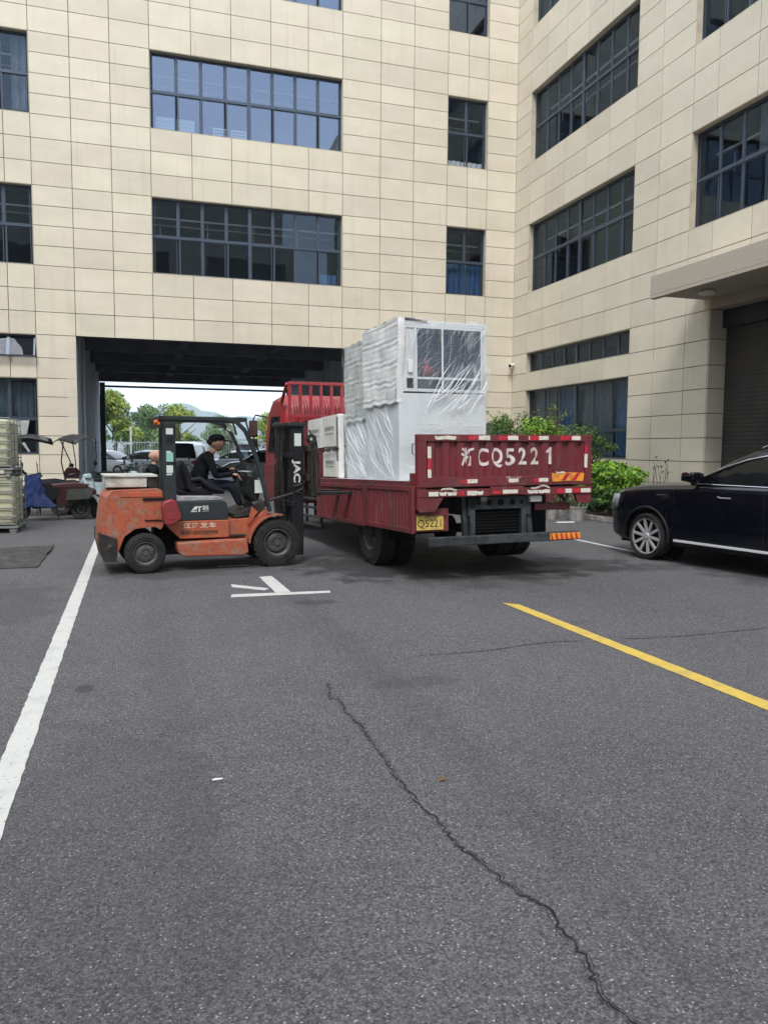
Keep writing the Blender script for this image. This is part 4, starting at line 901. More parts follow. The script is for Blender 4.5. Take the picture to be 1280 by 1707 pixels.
text('江淮叉车', 'lettering', MT['ink_faded'], FK, (.72, .055, .61), (1, 0, 0), (0, 0, 1), .075, width=.44, extrude=.001, spacing=1.15, bold=.002)
text('电话18057727709', 'lettering', MT['ink_dark'], FK, (.71, .055, .52), (1, 0, 0), (0, 0, 1), .06, width=.5, extrude=.001, bold=.003)
# red canister strapped to the side
cn = thing('jerry_can', 'dirty red plastic can with an open mouth hanging on the forklift side', 'can'); cn.matrix_world = FW_
b = MB(); secs = []
for (y, k) in ((-.10, .90), (-.085, 1), (.02, 1), (.04, .95)):
    secs.append([(.33+(x-.33)*k, y, .79+(z-.79)*k) for x, z in ((.20, .90), (.23, .955), (.33, .99), (.39, .955), (.45, .80), (.455, .73), (.36, .655), (.26, .64), (.23, .67))])
b.loft(secs, loop=True); b.build('body', MT['can'], cn, bevel=.01, smooth=50)
b = MB(); b.lathe([(.034, 0), (.044, .012), (.036, .024), (.03, .012)], (0, 0, 0), 'z', 18, close=True); o = b.build('mouth', MT['can'], cn, smooth=40); o.location = (.345, -.05, .95); o.rotation_euler = (R(55), R(25), 0)
b = MB(); b.lathe([(0, 0), (.032, 0), (.032, .006), (0, .006)], (0, 0, 0), 'z', 18); o = b.build('opening', MT['dark'], cn); o.location = (.345, -.055, .955); o.rotation_euler = (R(55), R(25), 0)
b = MB(); b.box(.25, .37, -.104, -.10, .72, .80); b.build('moulded_label', MT['can'], cn, bevel=.002)
# seat
b = MB(); b.loft([[(x, y, z) for x, z in ((.66, 1.02), (.70, 1.09), (1.02, 1.10), (1.13, 1.08), (1.12, 1.02))] for y in (.38, .42, .80, .84)], loop=True); st = b.build('seat', MT['seat'], FK, bevel=.02, smooth=50)
b = MB(); b.loft([[(x+.0, y, z) for x, z in q] for y, q in ((.37, ((.64, 1.08), (.56, 1.36), (.60, 1.42), (.76, 1.06))), (.42, ((.60, 1.06), (.50, 1.40), (.56, 1.50), (.76, 1.06))), (.80, ((.60, 1.06), (.50, 1.40), (.56, 1.50), (.76, 1.06))), (.85, ((.64, 1.08), (.56, 1.36), (.60, 1.42), (.76, 1.06))))], loop=True); b.build('backrest', MT['seat'], FK, bevel=.02, smooth=50)
b = MB(); b.tube([(.66, .36, 1.22), (.78, .35, 1.24), (.92, .35, 1.12), (1.10, .36, 1.06)], [.03, .035, .035, .03], 10); b.build('armrest', MT['seat'], FK, smooth=60)
b = MB(); b.box(.50, .95, .36, .86, 1.0, 1.05); b.build('seat_base', MT['dark'], FK)
# overhead guard
def guard_side(y0, y1):
    b = MB(); b.box(.255 if y0 < .5 else .33, .415, y0, y1, .95, 2.0); b.build('rear_pillar', MT['guard'], FK, bevel=.012)
    b = MB(); P = [(1.10, y0+.03, 2.05), (1.24, y0+.03, 2.02), (1.36, y0+.03, 1.90), (1.46, y0+.03, 1.68), (1.55, y0+.03, 1.40), (1.66, y0+.03, .95), (1.70, y0+.03, .78)]
    for i in range(len(P)-1): b.bar(P[i], P[i+1], .05, .075, up=(0, 1, 0))
    b.build('front_pillar', MT['guard'], FK, bevel=.006)
    b = MB(); b.box(.20, 1.38, y0, y0+.06, 2.03, 2.085); b.build('roof_rail', MT['guard'], FK, bevel=.008)
guard_side(.06, .14); guard_side(1.0, 1.08)
b = MB(); b.box(.2, .254, .07, 1.07, 1.10, 2.02); b.build('rear_panel', MT['black_metal'], FK) if False else None
for i in range(7): b = MB(); y = .18+i*.12; b.box(.24, 1.36, y, y+.035, 2.04, 2.075); b.build('roof_bar', MT['guard'], FK, bevel=.004)
for x in (.2, .75, 1.34): b = MB(); b.box(x, x+.05, .12, 1.02, 2.03, 2.08); b.build('roof_cross', MT['guard'], FK, bevel=.004)
b = MB(); b.box(.225, .25, .07, 1.07, 1.93, 2.03); b.build('rear_cross', MT['black_metal'], FK)
for y in (.16, .96): b = MB(); b.bar((1.38, y, 2.05), (1.44, y, 1.86), .02); b.build('roof_lip', MT['guard'], FK)
# stickers on the pillar
for (z0, z1, m, w_) in ((1.84, 1.92, 'sticker', .09), (1.48, 1.60, 'sticker_green', .09), (1.33, 1.43, 'sticker', .085), (1.60, 1.62, 'sticker', .06), (1.30, 1.32, 'sticker', .07)):
    b = MB(); b.box(.29, .29+w_, .055, .0595, z0, z1); s_ = b.build('sticker', MT[m], FK)
for i in range(5): b = MB(); z = 1.80-.02*i; b.box(.285, .385, .055, .0595, z-.004, z); b.build('louvre', MT['dark'], FK)
b = MB(); b.lathe([(0, 0), (.05, .0), (.055, .05), (.03, .06)], (.20, .16, 1.97), 'z', 14); b.build('rear_lamp', MT['refr'], FK, smooth=40)
for (dx, dz) in ((-.03, .05), (.02, .03)): b = MB(); b.tube([(.18+dx, .1, 1.95+dz), (.24+dx, .14, 1.96+dz)], .018, 8); b.build('orange_lamp', MT['refo'], FK, smooth=40)
# front window remnants, mirror plate, wheel, levers
b = MB(); b.prism([(1.20, 1.98), (1.28, 1.97), (1.25, 1.90), (1.19, 1.92)], .5, .52, 'y'); b.build('sun_flap', MT['sticker'], FK)
b = MB(); b.prism([(1.19, 1.90), (1.24, 1.90), (1.36, 1.66), (1.32, 1.63), (1.29, 1.66)], .62, .64, 'y'); b.build('rear_view_mirror', MT['mat_grey'], FK, bevel=.005)
b = MB(); b.tube([(1.56, .55, .80), (1.44, .58, 1.10), (1.36, .6, 1.33)], .035, 10); b.build('steering_column', MT['black_metal'], FK, smooth=50)
b = MB(); q = []
for k in range(25): a = 2*math.pi*k/24; q.append(Vector((1.34, .6, 1.36))+Vector((.88, 0, .48))*(.17*math.cos(a))+Vector((0, 1, 0))*(.17*math.sin(a)))
b.tube(q, .014, 8); b.tube([q[0], q[12]], .01, 6); b.build('steering_wheel', MT['black_metal'], FK, smooth=60)
for (x, y) in ((1.46, .30), (1.50, .36), (1.54, .42)): b = MB(); b.tube([(x+.05, y, .95), (x, y, 1.2), (x-.02, y, 1.33), (x-.16, y, 1.34)], .008, 6); b.build('lever', MT['shiny'], FK)
b = MB(); b.prism([(1.40, 1.05), (1.44, 1.28), (1.56, 1.26), (1.60, 1.0), (1.55, .84)], .25, .95, 'y'); b.build('dashboard', MT['black_metal'], FK, bevel=.015)
b = MB(); b.tube([(1.3, .35, 1.28), (1.34, .34, 1.1), (1.42, .34, 1.0), (1.52, .34, .94)], .014, 6); b.tube([(1.46, .3, 1.24), (1.48, .22, 1.0), (1.60, .2, .88)], .012, 6); b.tube([(1.35, .4, 1.1), (1.4, .36, .92), (1.56, .3, .86)], .016, 6); b.build('hoses', MT['hose'], FK, smooth=60)
b = MB(); b.box(1.50, 1.64, .12, .16, 1.04, 1.22); b.build('paper_plate', MT['sticker'], FK)
wp = MB(); wp.quad((1.44, .9, 1.72), (1.62, .9, 1.15), (1.62, .3, 1.15), (1.44, .3, 1.72)); wp.build('windscreen', MT['clear'], FK)
# mudguard over the front wheel
b = MB(); pts = []
for k in range(17):
    a = R(178-10.2*k*.95); pts.append((1.79+.405*math.cos(a), .34+.40*math.sin(a)))
vs = []
for (x, z) in pts: vs += [(x, -.01, z), (x, .28, z)]
n_ = len(pts); b.add(vs, [(2*i, 2*i+1, 2*i+3, 2*i+2) for i in range(n_-6)])
for i in range(n_-7): b.bar((pts[i][0], -.01, pts[i][1]), (pts[i+1][0], -.01, pts[i+1][1]), .022, .02, up=(0, 1, 0))
b.build('mudguard', MT['orange_dirty'], FK)
# mast
b = MB()
for y in (.24, .92):
    r_ = MB(); r_.box(2.06, 2.24, y-.02, y+.03, .12, 2.03); r_.box(2.06, 2.08, y+.03 if y < .5 else y-.07, y+.07 if y < .5 else y-.02, .12, 2.02); r_.box(2.22, 2.24, y+.03 if y < .5 else y-.07, y+.07 if y < .5 else y-.02, .12, 2.02); r_.build('mast_rail', MT['black_metal'], FK, bevel=.003)
for y in (.31, .83): r_ = MB(); r_.box(2.07, 2.22, y, y+.04, .16, 1.98); r_.build('inner_rail', MT['guard'], FK, bevel=.003)
for y in (.40, .76): r_ = MB(); r_.tube([(2.10, y, .2), (2.10, y, 1.35)], .038, 14); r_.tube([(2.10, y, 1.35), (2.10, y, 1.95)], .022, 12); r_.build('lift_cylinder', MT['grease'], FK, smooth=40)
for (z, xx) in ((1.99, 2.02), (1.56, 2.03), (.86, 2.03), (.30, 2.04)): r_ = MB(); r_.box(xx, 2.09, .20, .96, z-.03, z+.04); r_.build('cross_member', MT['black_metal'], FK, bevel=.006)
r_ = MB(); r_.box(1.98, 2.27, .18, .98, 1.985, 2.035); r_.build('mast_head', MT['guard'], FK, bevel=.008)
for y in (.5, .66): r_ = MB(); r_.box(2.13, 2.145, y, y+.03, .4, 1.95); r_.build('lift_chain', MT['grease'], FK)
for (y, c_) in ((.46, .03), (.55, .02), (.70, -.02), (.8, .02), (.86, -.03)): r_ = MB(); r_.tube([(2.02, y, 1.96), (1.99, y+c_, 1.5), (2.0, y-c_, 1.0), (2.04, y, .6)], .014, 8); r_.build('hydraulic_hose', MT['grease'], FK, smooth=60)
r_ = MB(); r_.box(2.10, 2.20, .212, .2185, 1.70, 1.88); r_.build('rating_plate', MT['sticker'], FK)
text('JAC', 'lettering', MT['ink_w'], FK, (2.135, .216, 1.33), (0, 0, -1), (1, 0, 0), .13, width=.33, extrude=.001, bold=.004)
r_ = MB(); r_.box(2.06, 2.235, .216, .2195, .12, 1.98); r_.build('web_plate', MT['cowl'], FK) if False else None
r_ = MB(); r_.tube([(2.08, .2, 1.12), (2.2, .18, 1.16), (2.22, .18, 1.10), (2.12, .19, 1.04), (2.20, .19, 1.02)], .01, 6); r_.build('hook', MT['grease'], FK)
# carriage with hanging hoses
for z in (1.20, 1.62): r_ = MB(); r_.box(2.26, 2.32, .1, 1.06, z, z+.09); r_.build('carriage_bar', MT['grease'], FK, bevel=.006)
for y in (.12, .36, .6, .84): r_ = MB(); r_.bar((2.32, y, 1.62), (2.335, y, .98), .035, .05); r_.build('backrest_bar', MT['grease'], FK)
r_ = MB(); r_.lathe([(.03, -.03), (.07, -.03), (.075, 0), (.07, .03), (.03, .03)], (2.33, .14, 1.80), 'y', 18, close=True); r_.tube([(2.33, .14, 1.86), (2.29, .12, 1.93)], .012, 6); r_.build('hose_reel', MT['grease'], FK, smooth=40)
for (dx, w_) in ((-.03, .02), (.03, .022), (.07, .018), (.0, .02)): r_ = MB(); r_.tube([(2.33+dx, .13+dx*.3, 1.78), (2.34+dx*1.4, .15, 1.5), (2.34+dx*1.6, .15, 1.2), (2.36+dx*.8, .14, .98)], w_, 8); r_.build('hanging_hose', MT['grease'], FK, smooth=60)
for y in (.26, .80):
    r_ = MB(); r_.box(2.32, 2.36, y, y+.12, .99, 1.7); r_.box(2.36, 3.36, y, y+.12, .985, 1.03); r_.build('fork', MT['grease'], FK, bevel=.004)

# ================================================================== PEOPLE
MT['skin'] = mat('skin', (.44, .26, .185), .5, col2=(.38, .20, .14), scale=8)
MT['cloth'] = mat('black_cloth', (.006, .007, .009), .95, spec=.12, col2=(.010, .011, .014), scale=6, bump=.4, bscale=9)
MT['trousers'] = mat('dark_navy_cloth', (.008, .010, .018), .9, spec=.15, col2=(.014, .017, .028), scale=6, bump=.4, bscale=9)
MT['shoe'] = mat('black_leather', (.015, .015, .016), .4)
MT['hair'] = mat('dark_hair', (.02, .018, .016), .7)
MT['eye'] = mat('eye_dark', (.02, .015, .012), .3)
def skinned(name, joints, edges, m, parent, root=0, sub=2, mats=None, assign=None):
    me = bpy.data.meshes.new(name); me.from_pydata([j[0] for j in joints], edges, [])
    o = bpy.data.objects.new(name, me); COL.objects.link(o); o.parent = parent
    sk = o.modifiers.new('skin', 'SKIN'); ss = o.modifiers.new('sub', 'SUBSURF'); ss.levels = ss.render_levels = sub
    for i, j in enumerate(joints):
        r_ = j[1]; me.skin_vertices[0].data[i].radius = (r_, r_) if not isinstance(r_, tuple) else r_
        me.skin_vertices[0].data[i].use_root = (i == root)
    sk.use_smooth_shade = True
    bpy.context.view_layer.update(); bake(o)
    o.data.materials.clear()
    for q in (mats or [m]): o.data.materials.append(q)
    if assign:
        for p in o.data.polygons: p.material_index = assign(p.center)
    o.data.polygons.foreach_set('use_smooth', [True]*len(o.data.polygons))
    return o
def head_mesh(parent, c, fwd, up, s, name='head', bald=False):
    """face with brow, nose, lips, chin and ears, sculpted from a sphere; c centre, s = head height"""
    f = Vector(fwd).normalized(); u = Vector(up).normalized(); rt = f.cross(u).normalized(); u = rt.cross(f)
    bm = bmesh.new(); bmesh.ops.create_uvsphere(bm, u_segments=40, v_segments=30, radius=1)
    def g(a, b, w): return math.exp(-((a-b)/w)**2)
    for v in bm.verts:
        x, y, z = v.co  # x right, y forward, z up
        w = .37*(1-.10*max(0, -z)**1.3); d = .46
        X = x*w; Y = y*d*(1+.06*(y < 0)); Z = z*.5
        if z < -.1: X *= 1-.28*(-z-.1)**1.2; Y = Y*(1-.06*(-z)) if y > 0 else Y*(1-.55*(-z-.1))
        if y > 0:
            cx = g(x, 0, .16)
            Y += .11*cx*g(z, -.14, .13) + .05*cx*g(z, .02, .12)         # nose
            Y -= .045*(g(x, .42, .2)+g(x, -.42, .2))*g(z, .06, .12)     # eye sockets
            Y += .03*g(z, .2, .09)*g(x, 0, .5)                          # brow
            Y += .035*g(x, 0, .28)*g(z, -.42, .06)+.03*g(x, 0, .26)*g(z, -.53, .05)-.02*g(x, 0, .25)*g(z, -.475, .03)
            Y += .055*g(x, 0, .3)*g(z, -.78, .14)                       # chin
        v.co = Vector((X, Y, Z))
    M = Matrix(((rt.x, f.x, u.x, c[0]), (rt.y, f.y, u.y, c[1]), (rt.z, f.z, u.z, c[2]), (0, 0, 0, 1))) @ Matrix.Scale(s, 4)
    me = bpy.data.meshes.new(name); bm.to_mesh(me); bm.free(); me.transform(M); me.materials.append(MT['skin'])
    me.polygons.foreach_set('use_smooth', [True]*len(me.polygons))
    o = bpy.data.objects.new(name, me); COL.objects.link(o); o.parent = parent
    for sg in (-1, 1):
        e = MB(); e.tube([M @ Vector((sg*.35, -.03, .12)), M @ Vector((sg*.41, -.06, .10)), M @ Vector((sg*.41, -.05, -.03)), M @ Vector((sg*.355, -.01, -.13))], [.03*s, .05*s, .045*s, .025*s], 8); e.build('ear', MT['skin'], o, smooth=80)
        e = MB(); e.tube([M @ Vector((sg*.15, .385, .04)), M @ Vector((sg*.15, .40, .04))], [.045*s, .03*s], 10); e.build('eye', MT['eye'], o, smooth=80)
        e = MB(); e.tube([M @ Vector((sg*.07, .435, .12)), M @ Vector((sg*.16, .43, .14)), M @ Vector((sg*.25, .37, .11))], .014*s, 6); e.build('eyebrow', MT['hair'], o, smooth=80)
    e = MB(); e.tube([M @ Vector((-.11, .40, -.24)), M @ Vector((0, .445, -.235)), M @ Vector((.11, .40, -.24))], .012*s, 6); e.build('mouth', MT['eye'], o, smooth=80)
    return o, M
def hand(parent, wrist, d, nrm, s=.18, curl=1.0, thumb=1):
    """palm + five bent fingers; d direction wrist->knuckles, nrm = back-of-hand normal"""
    d = Vector(d).normalized(); n = Vector(nrm).normalized(); x = d.cross(n).normalized(); n = x.cross(d); w0 = Vector(wrist)
    J = [(w0, .022), (w0+d*s*.25, (.030, .020)), (w0+d*s*.48, (.034, .017))]; E = [(0, 1), (1, 2)]
    o = skinned('hand', J, E, MT['skin'], parent, 0, 2)
    for i, (off, L) in enumerate(((-.030, .38), (-.010, .44), (.010, .41), (.028, .33))):
        p = w0+d*s*.42+x*off; q = [p]; ang = .25*curl
        for seg in (.5, .3, .25): ang += .45*curl; q.append(q[-1]+(d*math.cos(ang)-n*math.sin(ang))*s*L*seg*1.25)
        skinned('finger', [(q[0], .0095), (q[1], .0092), (q[2], .0085), (q[3], .007)], [(0, 1), (1, 2), (2, 3)], MT['skin'], o, 0, 1)
    p = w0+d*s*.16-x*.026*thumb; q = [p, p+(d*.6-x*.7*thumb-n*.2)*s*.22, p+(d*.9-x*.75*thumb-n*.6)*s*.36, p+(d*1.2-x*.55*thumb-n*.9)*s*.46]
    skinned('thumb', [(q[0], .012), (q[1], .0115), (q[2], .010), (q[3], .008)], [(0, 1), (1, 2), (2, 3)], MT['skin'], o, 0, 1)
    return o
def cap(parent, M):
    bm = MB(); vs = []; n = 28; rows_ = [(-.02, 1.06), (.1, 1.09), (.22, 1.07), (.34, .98), (.44, .78), (.51, .48), (.535, .14)]
    for (h, k) in rows_:
        for i in range(n): a = 2*math.pi*i/n; vs.append(M @ Vector((.37*k*math.sin(a), -.02+.465*k*math.cos(a), .12+h*.80+(.05*math.cos(a) if h < .3 else 0))))
    bm.add(vs, [(r_*n+i, r_*n+(i+1) % n, (r_+1)*n+(i+1) % n, (r_+1)*n+i) for r_ in range(len(rows_)-1) for i in range(n)]+[tuple((len(rows_)-1)*n+i for i in range(n))])
    o = bm.build('cap', MT['cloth'], parent, smooth=70)
    b = MB(); vs = []
    for i in range(11):
        a = (i-5)/5*1.05; x = .37*math.sin(a)
        vs += [M @ Vector((x, .40*math.cos(a)+.05, .20)), M @ Vector((x*.95, .48*math.cos(a)+.05+.42*(1-(i-5)**2/30), .10))]
    b.add(vs, [(2*i, 2*i+2, 2*i+3, 2*i+1) for i in range(10)]); bb = b.build('peak', MT['cloth'], o, smooth=70)
    k = bb.modifiers.new('t', 'SOLIDIFY'); k.thickness = .006
# driver, seated, looking towards the truck
DR = thing('person', 'man in black cap, black jacket and dark trousers sitting at the forklift wheel', 'person'); DR.matrix_world = FW_
hip = Vector((.84, .60, 1.17)); chest = Vector((.90, .60, 1.44)); nk = Vector((1.00, .60, 1.60))
J = [((.84, .60, 1.15), (.15, .13)), ((.82, .60, 1.27), (.15, .12)), ((.85, .60, 1.40), (.16, .12)), ((.92, .60, 1.52), (.13, .09)), ((1.01, .60, 1.61), .052), ((1.045, .60, 1.66), .050),
     # near arm (right of him = camera side y<.6)
     ((.93, .42, 1.50), .068), ((.97, .37, 1.38), .056), ((1.00, .36, 1.27), .050), ((1.12, .38, 1.28), .043), ((1.25, .42, 1.29), .032),
     ((.93, .78, 1.50), .068), ((1.00, .83, 1.40), .054), ((1.07, .82, 1.33), .048), ((1.17, .78, 1.34), .042), ((1.27, .72, 1.36), .032)]
E_ = [(0, 1), (1, 2), (2, 3), (3, 4), (4, 5), (3, 6), (6, 7), (7, 8), (8, 9), (9, 10), (3, 11), (11, 12), (12, 13), (13, 14), (14, 15)]
tr_ = skinned('jacket', [(Vector(p), r_) for p, r_ in J[:4]+[((.985, .60, 1.585), .06)]+J[6:]], [(0, 1), (1, 2), (2, 3), (3, 4), (3, 5), (5, 6), (6, 7), (7, 8), (8, 9), (3, 10), (10, 11), (11, 12), (12, 13), (13, 14)], MT['cloth'], DR, 0, 2)
skinned('neck', [(Vector((.97, .60, 1.56)), .052), (Vector((1.03, .60, 1.66)), .054)], [(0, 1)], MT['skin'], DR, 0, 2)
L_ = []
J2 = [((.84, .60, 1.12), (.15, .10)), ((.95, .50, 1.13), .088), ((1.10, .46, 1.13), .078), ((1.24, .45, 1.13), .066), ((1.28, .45, 1.03), .056), ((1.33, .45, .92), .050), ((1.37, .45, .84), .046),
      ((.95, .70, 1.13), .088), ((1.12, .74, 1.14), .078), ((1.28, .74, 1.14), .066), ((1.34, .74, 1.03), .056), ((1.40, .74, .92), .05), ((1.44, .74, .84), .046)]
skinned('trousers', [(Vector(p), r_) for p, r_ in J2], [(0, 1), (1, 2), (2, 3), (3, 4), (4, 5), (5, 6), (0, 7), (7, 8), (8, 9), (9, 10), (10, 11), (11, 12)], MT['trousers'], DR, 0, 2)
for (x, y) in ((1.37, .45), (1.44, .74)):
    skinned('shoe', [(Vector((x-.02, y, .81)), (.045, .05)), (Vector((x+.08, y, .80)), (.045, .042)), (Vector((x+.19, y, .805)), (.042, .03)), (Vector((x+.24, y, .81)), (.03, .02))], [(0, 1), (1, 2), (2, 3)], MT['shoe'], DR, 0, 2)
hd, HM = head_mesh(DR, (1.075, .60, 1.735), (1, .06, .02), (-.08, 0, 1), .235); cap(hd, HM)
b = MB(); b.tube([HM @ Vector((0, -.30, -.05)), HM @ Vector((0, -.36, .05)), HM @ Vector((0, -.34, .15))], [.05, .065, .07], 10); b.build('hair', MT['hair'], hd, smooth=80)
hand(DR, (1.25, .42, 1.29), (1, .12, -.02), (0, -.2, 1), curl=1.1, thumb=-1); hand(DR, (1.27, .72, 1.36), (1, -.25, .0), (0, .2, 1), curl=1.1, thumb=1)
# bald bystander behind the counterweight
BY = thing('person', 'bald man in a dark shirt standing behind the forklift, looking right', 'person', (.29, 14.3, 0))
def sk(n_, js, es, m, sub=2): return skinned(n_, [(Vector(p), r_) for p, r_ in js], es, m, BY, 0, sub)
sk('shirt', [((0, 0, .86), (.16, .11)), ((0, 0, 1.02), (.155, .105)), ((.0, 0, 1.18), (.18, .115)), ((0, 0, 1.30), (.13, .08)), ((0, -.19, 1.29), .065), ((.02, -.24, 1.12), .052), ((.04, -.25, 1.0), .045), ((.14, -.20, .94), .036), ((0, .19, 1.29), .065), ((.02, .24, 1.12), .052), ((.04, .25, 1.0), .045), ((.14, .2, .94), .036), ((.02, 0, 1.36), .06)],
   [(0, 1), (1, 2), (2, 3), (3, 4), (4, 5), (5, 6), (6, 7), (3, 8), (8, 9), (9, 10), (10, 11), (3, 12)], MT['cloth'])
sk('neck', [((.02, 0, 1.33), .056), ((.035, 0, 1.43), .055)], [(0, 1)], MT['skin'])
sk('trousers', [((0, 0, .86), (.15, .11)), ((0, -.09, .76), .085), ((.01, -.1, .48), .062), ((0, -.1, .1), .048), ((0, .09, .76), .085), ((.01, .1, .48), .062), ((0, .1, .1), .048)], [(0, 1), (1, 2), (2, 3), (0, 4), (4, 5), (5, 6)], MT['trousers'])
for y in (-.1, .1): skinned('shoe', [(Vector((-.04, y, .05)), (.045, .045)), (Vector((.1, y, .045)), (.045, .04)), (Vector((.18, y, .04)), (.035, .025))], [(0, 1), (1, 2)], MT['shoe'], BY, 0, 2)
for y in (-.2, .2): hand(BY, (.14, y, .94), (1, 0, -.2), (0, 0, 1), curl=.6, thumb=1 if y > 0 else -1)
head_mesh(BY, (.05, 0, 1.50), (1, -.1, -.08), (.05, 0, 1), .24)

# ================================================================== BLACK SUV (local x into the car from its left side, y forward)
MT['black_paint'] = mat('black_car_paint', (.003, .0035, .007), .10, spec=.45)
MT['plastic'] = mat('black_trim', (.012, .012, .013), .5)
MT['lamp'] = mat('lamp_glass', (.16, .18, .19), .08, spec=.8)
MT['satin_pale'] = mat('satin_trim', (.75, .75, .76), .4, .3)
MT['satin'] = mat('satin_rim', (.5, .5, .51), .35, .4)
SV = thing('parked_suv', 'black SUV with chrome window trim parked at the right edge', 'car', (7.49, 10.19, 0), rz=R(10))
XC = .95
def lerp_tab(tab, y):
    for (a, va), (b_, vb) in zip(tab, tab[1:]):
        if a >= y >= b_: t = (a-y)/(a-b_); t = t*t*(3-2*t) if False else t; return va+(vb-va)*t
    return tab[-1][1]
AR = .435
ys = [.985, .96, .9, .8, .65, .5, -.5, -.6, -.8, -1.1, -1.5, -2, -2.4, -3.6, -3.8, -4.05, -4.15, -4.2]
for wy in (0, -3.08):
    ys += [wy+AR*math.cos(math.pi*k/18) for k in range(1, 18)]+[wy+AR-.001, wy+AR+.003, wy-AR+.001, wy-AR-.003]
ys.sort(reverse=True)
def arch_z(y):
    for wy in (0, -3.08):
        if abs(y-wy) < AR: return .36+math.sqrt(AR*AR-(y-wy)**2)
    return -1
Wt = [(.985, .60), (.96, .72), (.9, .82), (.8, .885), (.65, .935), (.5, .965), (.3, .985), (0, 1.0), (-3.2, 1.0), (-3.8, .96), (-4.05, .90), (-4.2, .78)]
Zt = [(.985, .84), (.96, .88), (.9, .97), (.8, 1.02), (.5, 1.09), (.15, 1.13), (-.3, 1.155), (-.8, 1.18), (-1.1, 1.20), (-3.5, 1.23), (-4.05, 1.18), (-4.2, .95)]
Zb = [(.985, .42), (.96, .34), (.9, .28), (.5, .25), (-3.6, .25), (-4.2, .4)]
secs = []
for y in ys:
    w = lerp_tab(Wt, y); z = lerp_tab(Zt, y); zb = lerp_tab(Zb, y)
    half = [(w-.10, zb), (w-.035, zb+.06), (w-.012, zb+.16), (w, .62), (w-.002, .80), (w-.018, z-.16), (w-.045, z-.06), (w-.11, z-.005), (w*.6, z+.03), (w*.3, z+.045)]
    az = arch_z(y); half = [(a, max(b_, az+.0015*i_)) for i_, (a, b_) in enumerate(half)]
    secs.append([(XC-a, y, b_) for a, b_ in half]+[(XC+a, y, b_) for a, b_ in reversed(half)])
b = MB(); b.loft(secs, loop=True); body = b.build('body', MT['black_paint'], SV, smooth=30)
for yy in (0, -3.08):
    b = MB(); q = []
    for i in range(21): a = R(-8+196*i/20); q.append((-.052, yy+.45*math.cos(a), .36+.45*math.sin(a)))
    b.tube(q, .018, 6); b.build('arch_trim', MT['plastic'], SV, smooth=60)
    b = MB(); b.tube([(.30, yy, .36), (.36, yy, .36)], .44, 32); b.build('arch_liner', MT['dark'], SV)
b = MB(); b.box(.25, 1.65, -3.9, .8, .2, .5); b.build('underbody', MT['dark'], SV)
for (xx, yy, o_) in ((.07, 0, -1), (.07, -3.08, -1), (1.83, 0, 1), (1.83, -3.08, 1)): wheel(SV, (xx, yy, .36), .36, .245, 'x', rim='satin', rr=.77, spokes=10, out=o_, treads=60, tread=False)
# greenhouse
gs = [(-.72, 1.175, 1.18, .86), (-1.0, 1.18, 1.36, .84), (-1.3, 1.19, 1.53, .81), (-1.6, 1.2, 1.66, .78), (-1.9, 1.2, 1.735, .755), (-2.3, 1.21, 1.775, .745), (-2.8, 1.21, 1.79, .745), (-3.3, 1.21, 1.775, .74), (-3.7, 1.21, 1.72, .72), (-4.0, 1.2, 1.58, .70), (-4.14, 1.18, 1.22, .75)]
secs = []
for (y, zb, zt, wt) in gs:
    wb = .895 if y < -.9 else .86; k = min(1, (zt-zb)/.45); wt_ = wb+(wt-wb)*k
    half = [(wb, zb-.02), (wb-.005, zb), (wt_+.02, zb+(zt-zb)*.78), (wt_-.02, zb+(zt-zb)*.90), (wt_-.10, zt), (wt_*.45, zt+.025), (0, zt+.03)]
    secs.append([(XC-a, y, b_) for a, b_ in half]+[(XC+a, y, b_) for a, b_ in reversed(half[:-1])])
b = MB(); b.loft(secs, loop=False, cap=False, mfun=lambda i, kk: 1 if (kk in (1, 10) or (i < 3 and kk in (4, 5, 6, 7))) else 0)
gh = b.build('roof', [MT['black_paint'], MT['dkglass']], SV, smooth=35)
def gpt(y, f_, off=.006):
    for (a, b_) in zip(gs, gs[1:]):
        if a[0] >= y >= b_[0]:
            t = (a[0]-y)/(a[0]-b_[0]); zb = a[1]+(b_[1]-a[1])*t; zt = a[2]+(b_[2]-a[2])*t; wt = a[3]+(b_[3]-a[3])*t; wb = .895 if y < -.9 else .86; k = min(1, (zt-zb)/.45); wt_ = wb+(wt-wb)*k
            return Vector((XC-(wb-.005+(wt_+.02-wb+.005)*f_/.78)-off, y, zb+(zt-zb)*f_))
b = MB(); b.tube([gpt(y, .77, .008) for y in (-.80, -1.0, -1.3, -1.6, -1.9, -2.3, -2.8, -3.3, -3.7)]+[gpt(-3.95, .3, .01)], .012, 8); b.build('window_trim', MT['chrome'], SV, smooth=60)
b = MB(); b.tube([(XC-.905, y, 1.196+.0*y) for y in (-.80, -1.2, -2, -3, -3.9)], .011, 8); b.build('belt_trim', MT['chrome'], SV, smooth=60)
b = MB(); b.tube([(XC-.72, -1.75, 1.715), (XC-.72, -1.9, 1.775), (XC-.715, -2.3, 1.825), (XC-.715, -2.8, 1.84), (XC-.71, -3.3, 1.825), (XC-.70, -3.6, 1.77)], .014, 8); b.build('roof_rail', MT['chrome'], SV, smooth=60)
b = MB(); b.bar(gpt(-1.95, .02, .004), gpt(-2.12, .74, .004), .09, .01, up=(1, 0, 0)); b.build('door_pillar', MT['black_paint'], SV)
b = MB(); b.box(-.062, -.045, -3.6, -.55, .335, .37); b.build('sill_trim', MT['satin_pale'], SV, bevel=.004)
for y in (-.52, -2.02): b = MB(); b.tube([(-.038, y+.02, 1.10), (-.052, y, .8), (-.05, y-.01, .45)], .004, 6); b.build('door_seam', MT['dark'], SV)
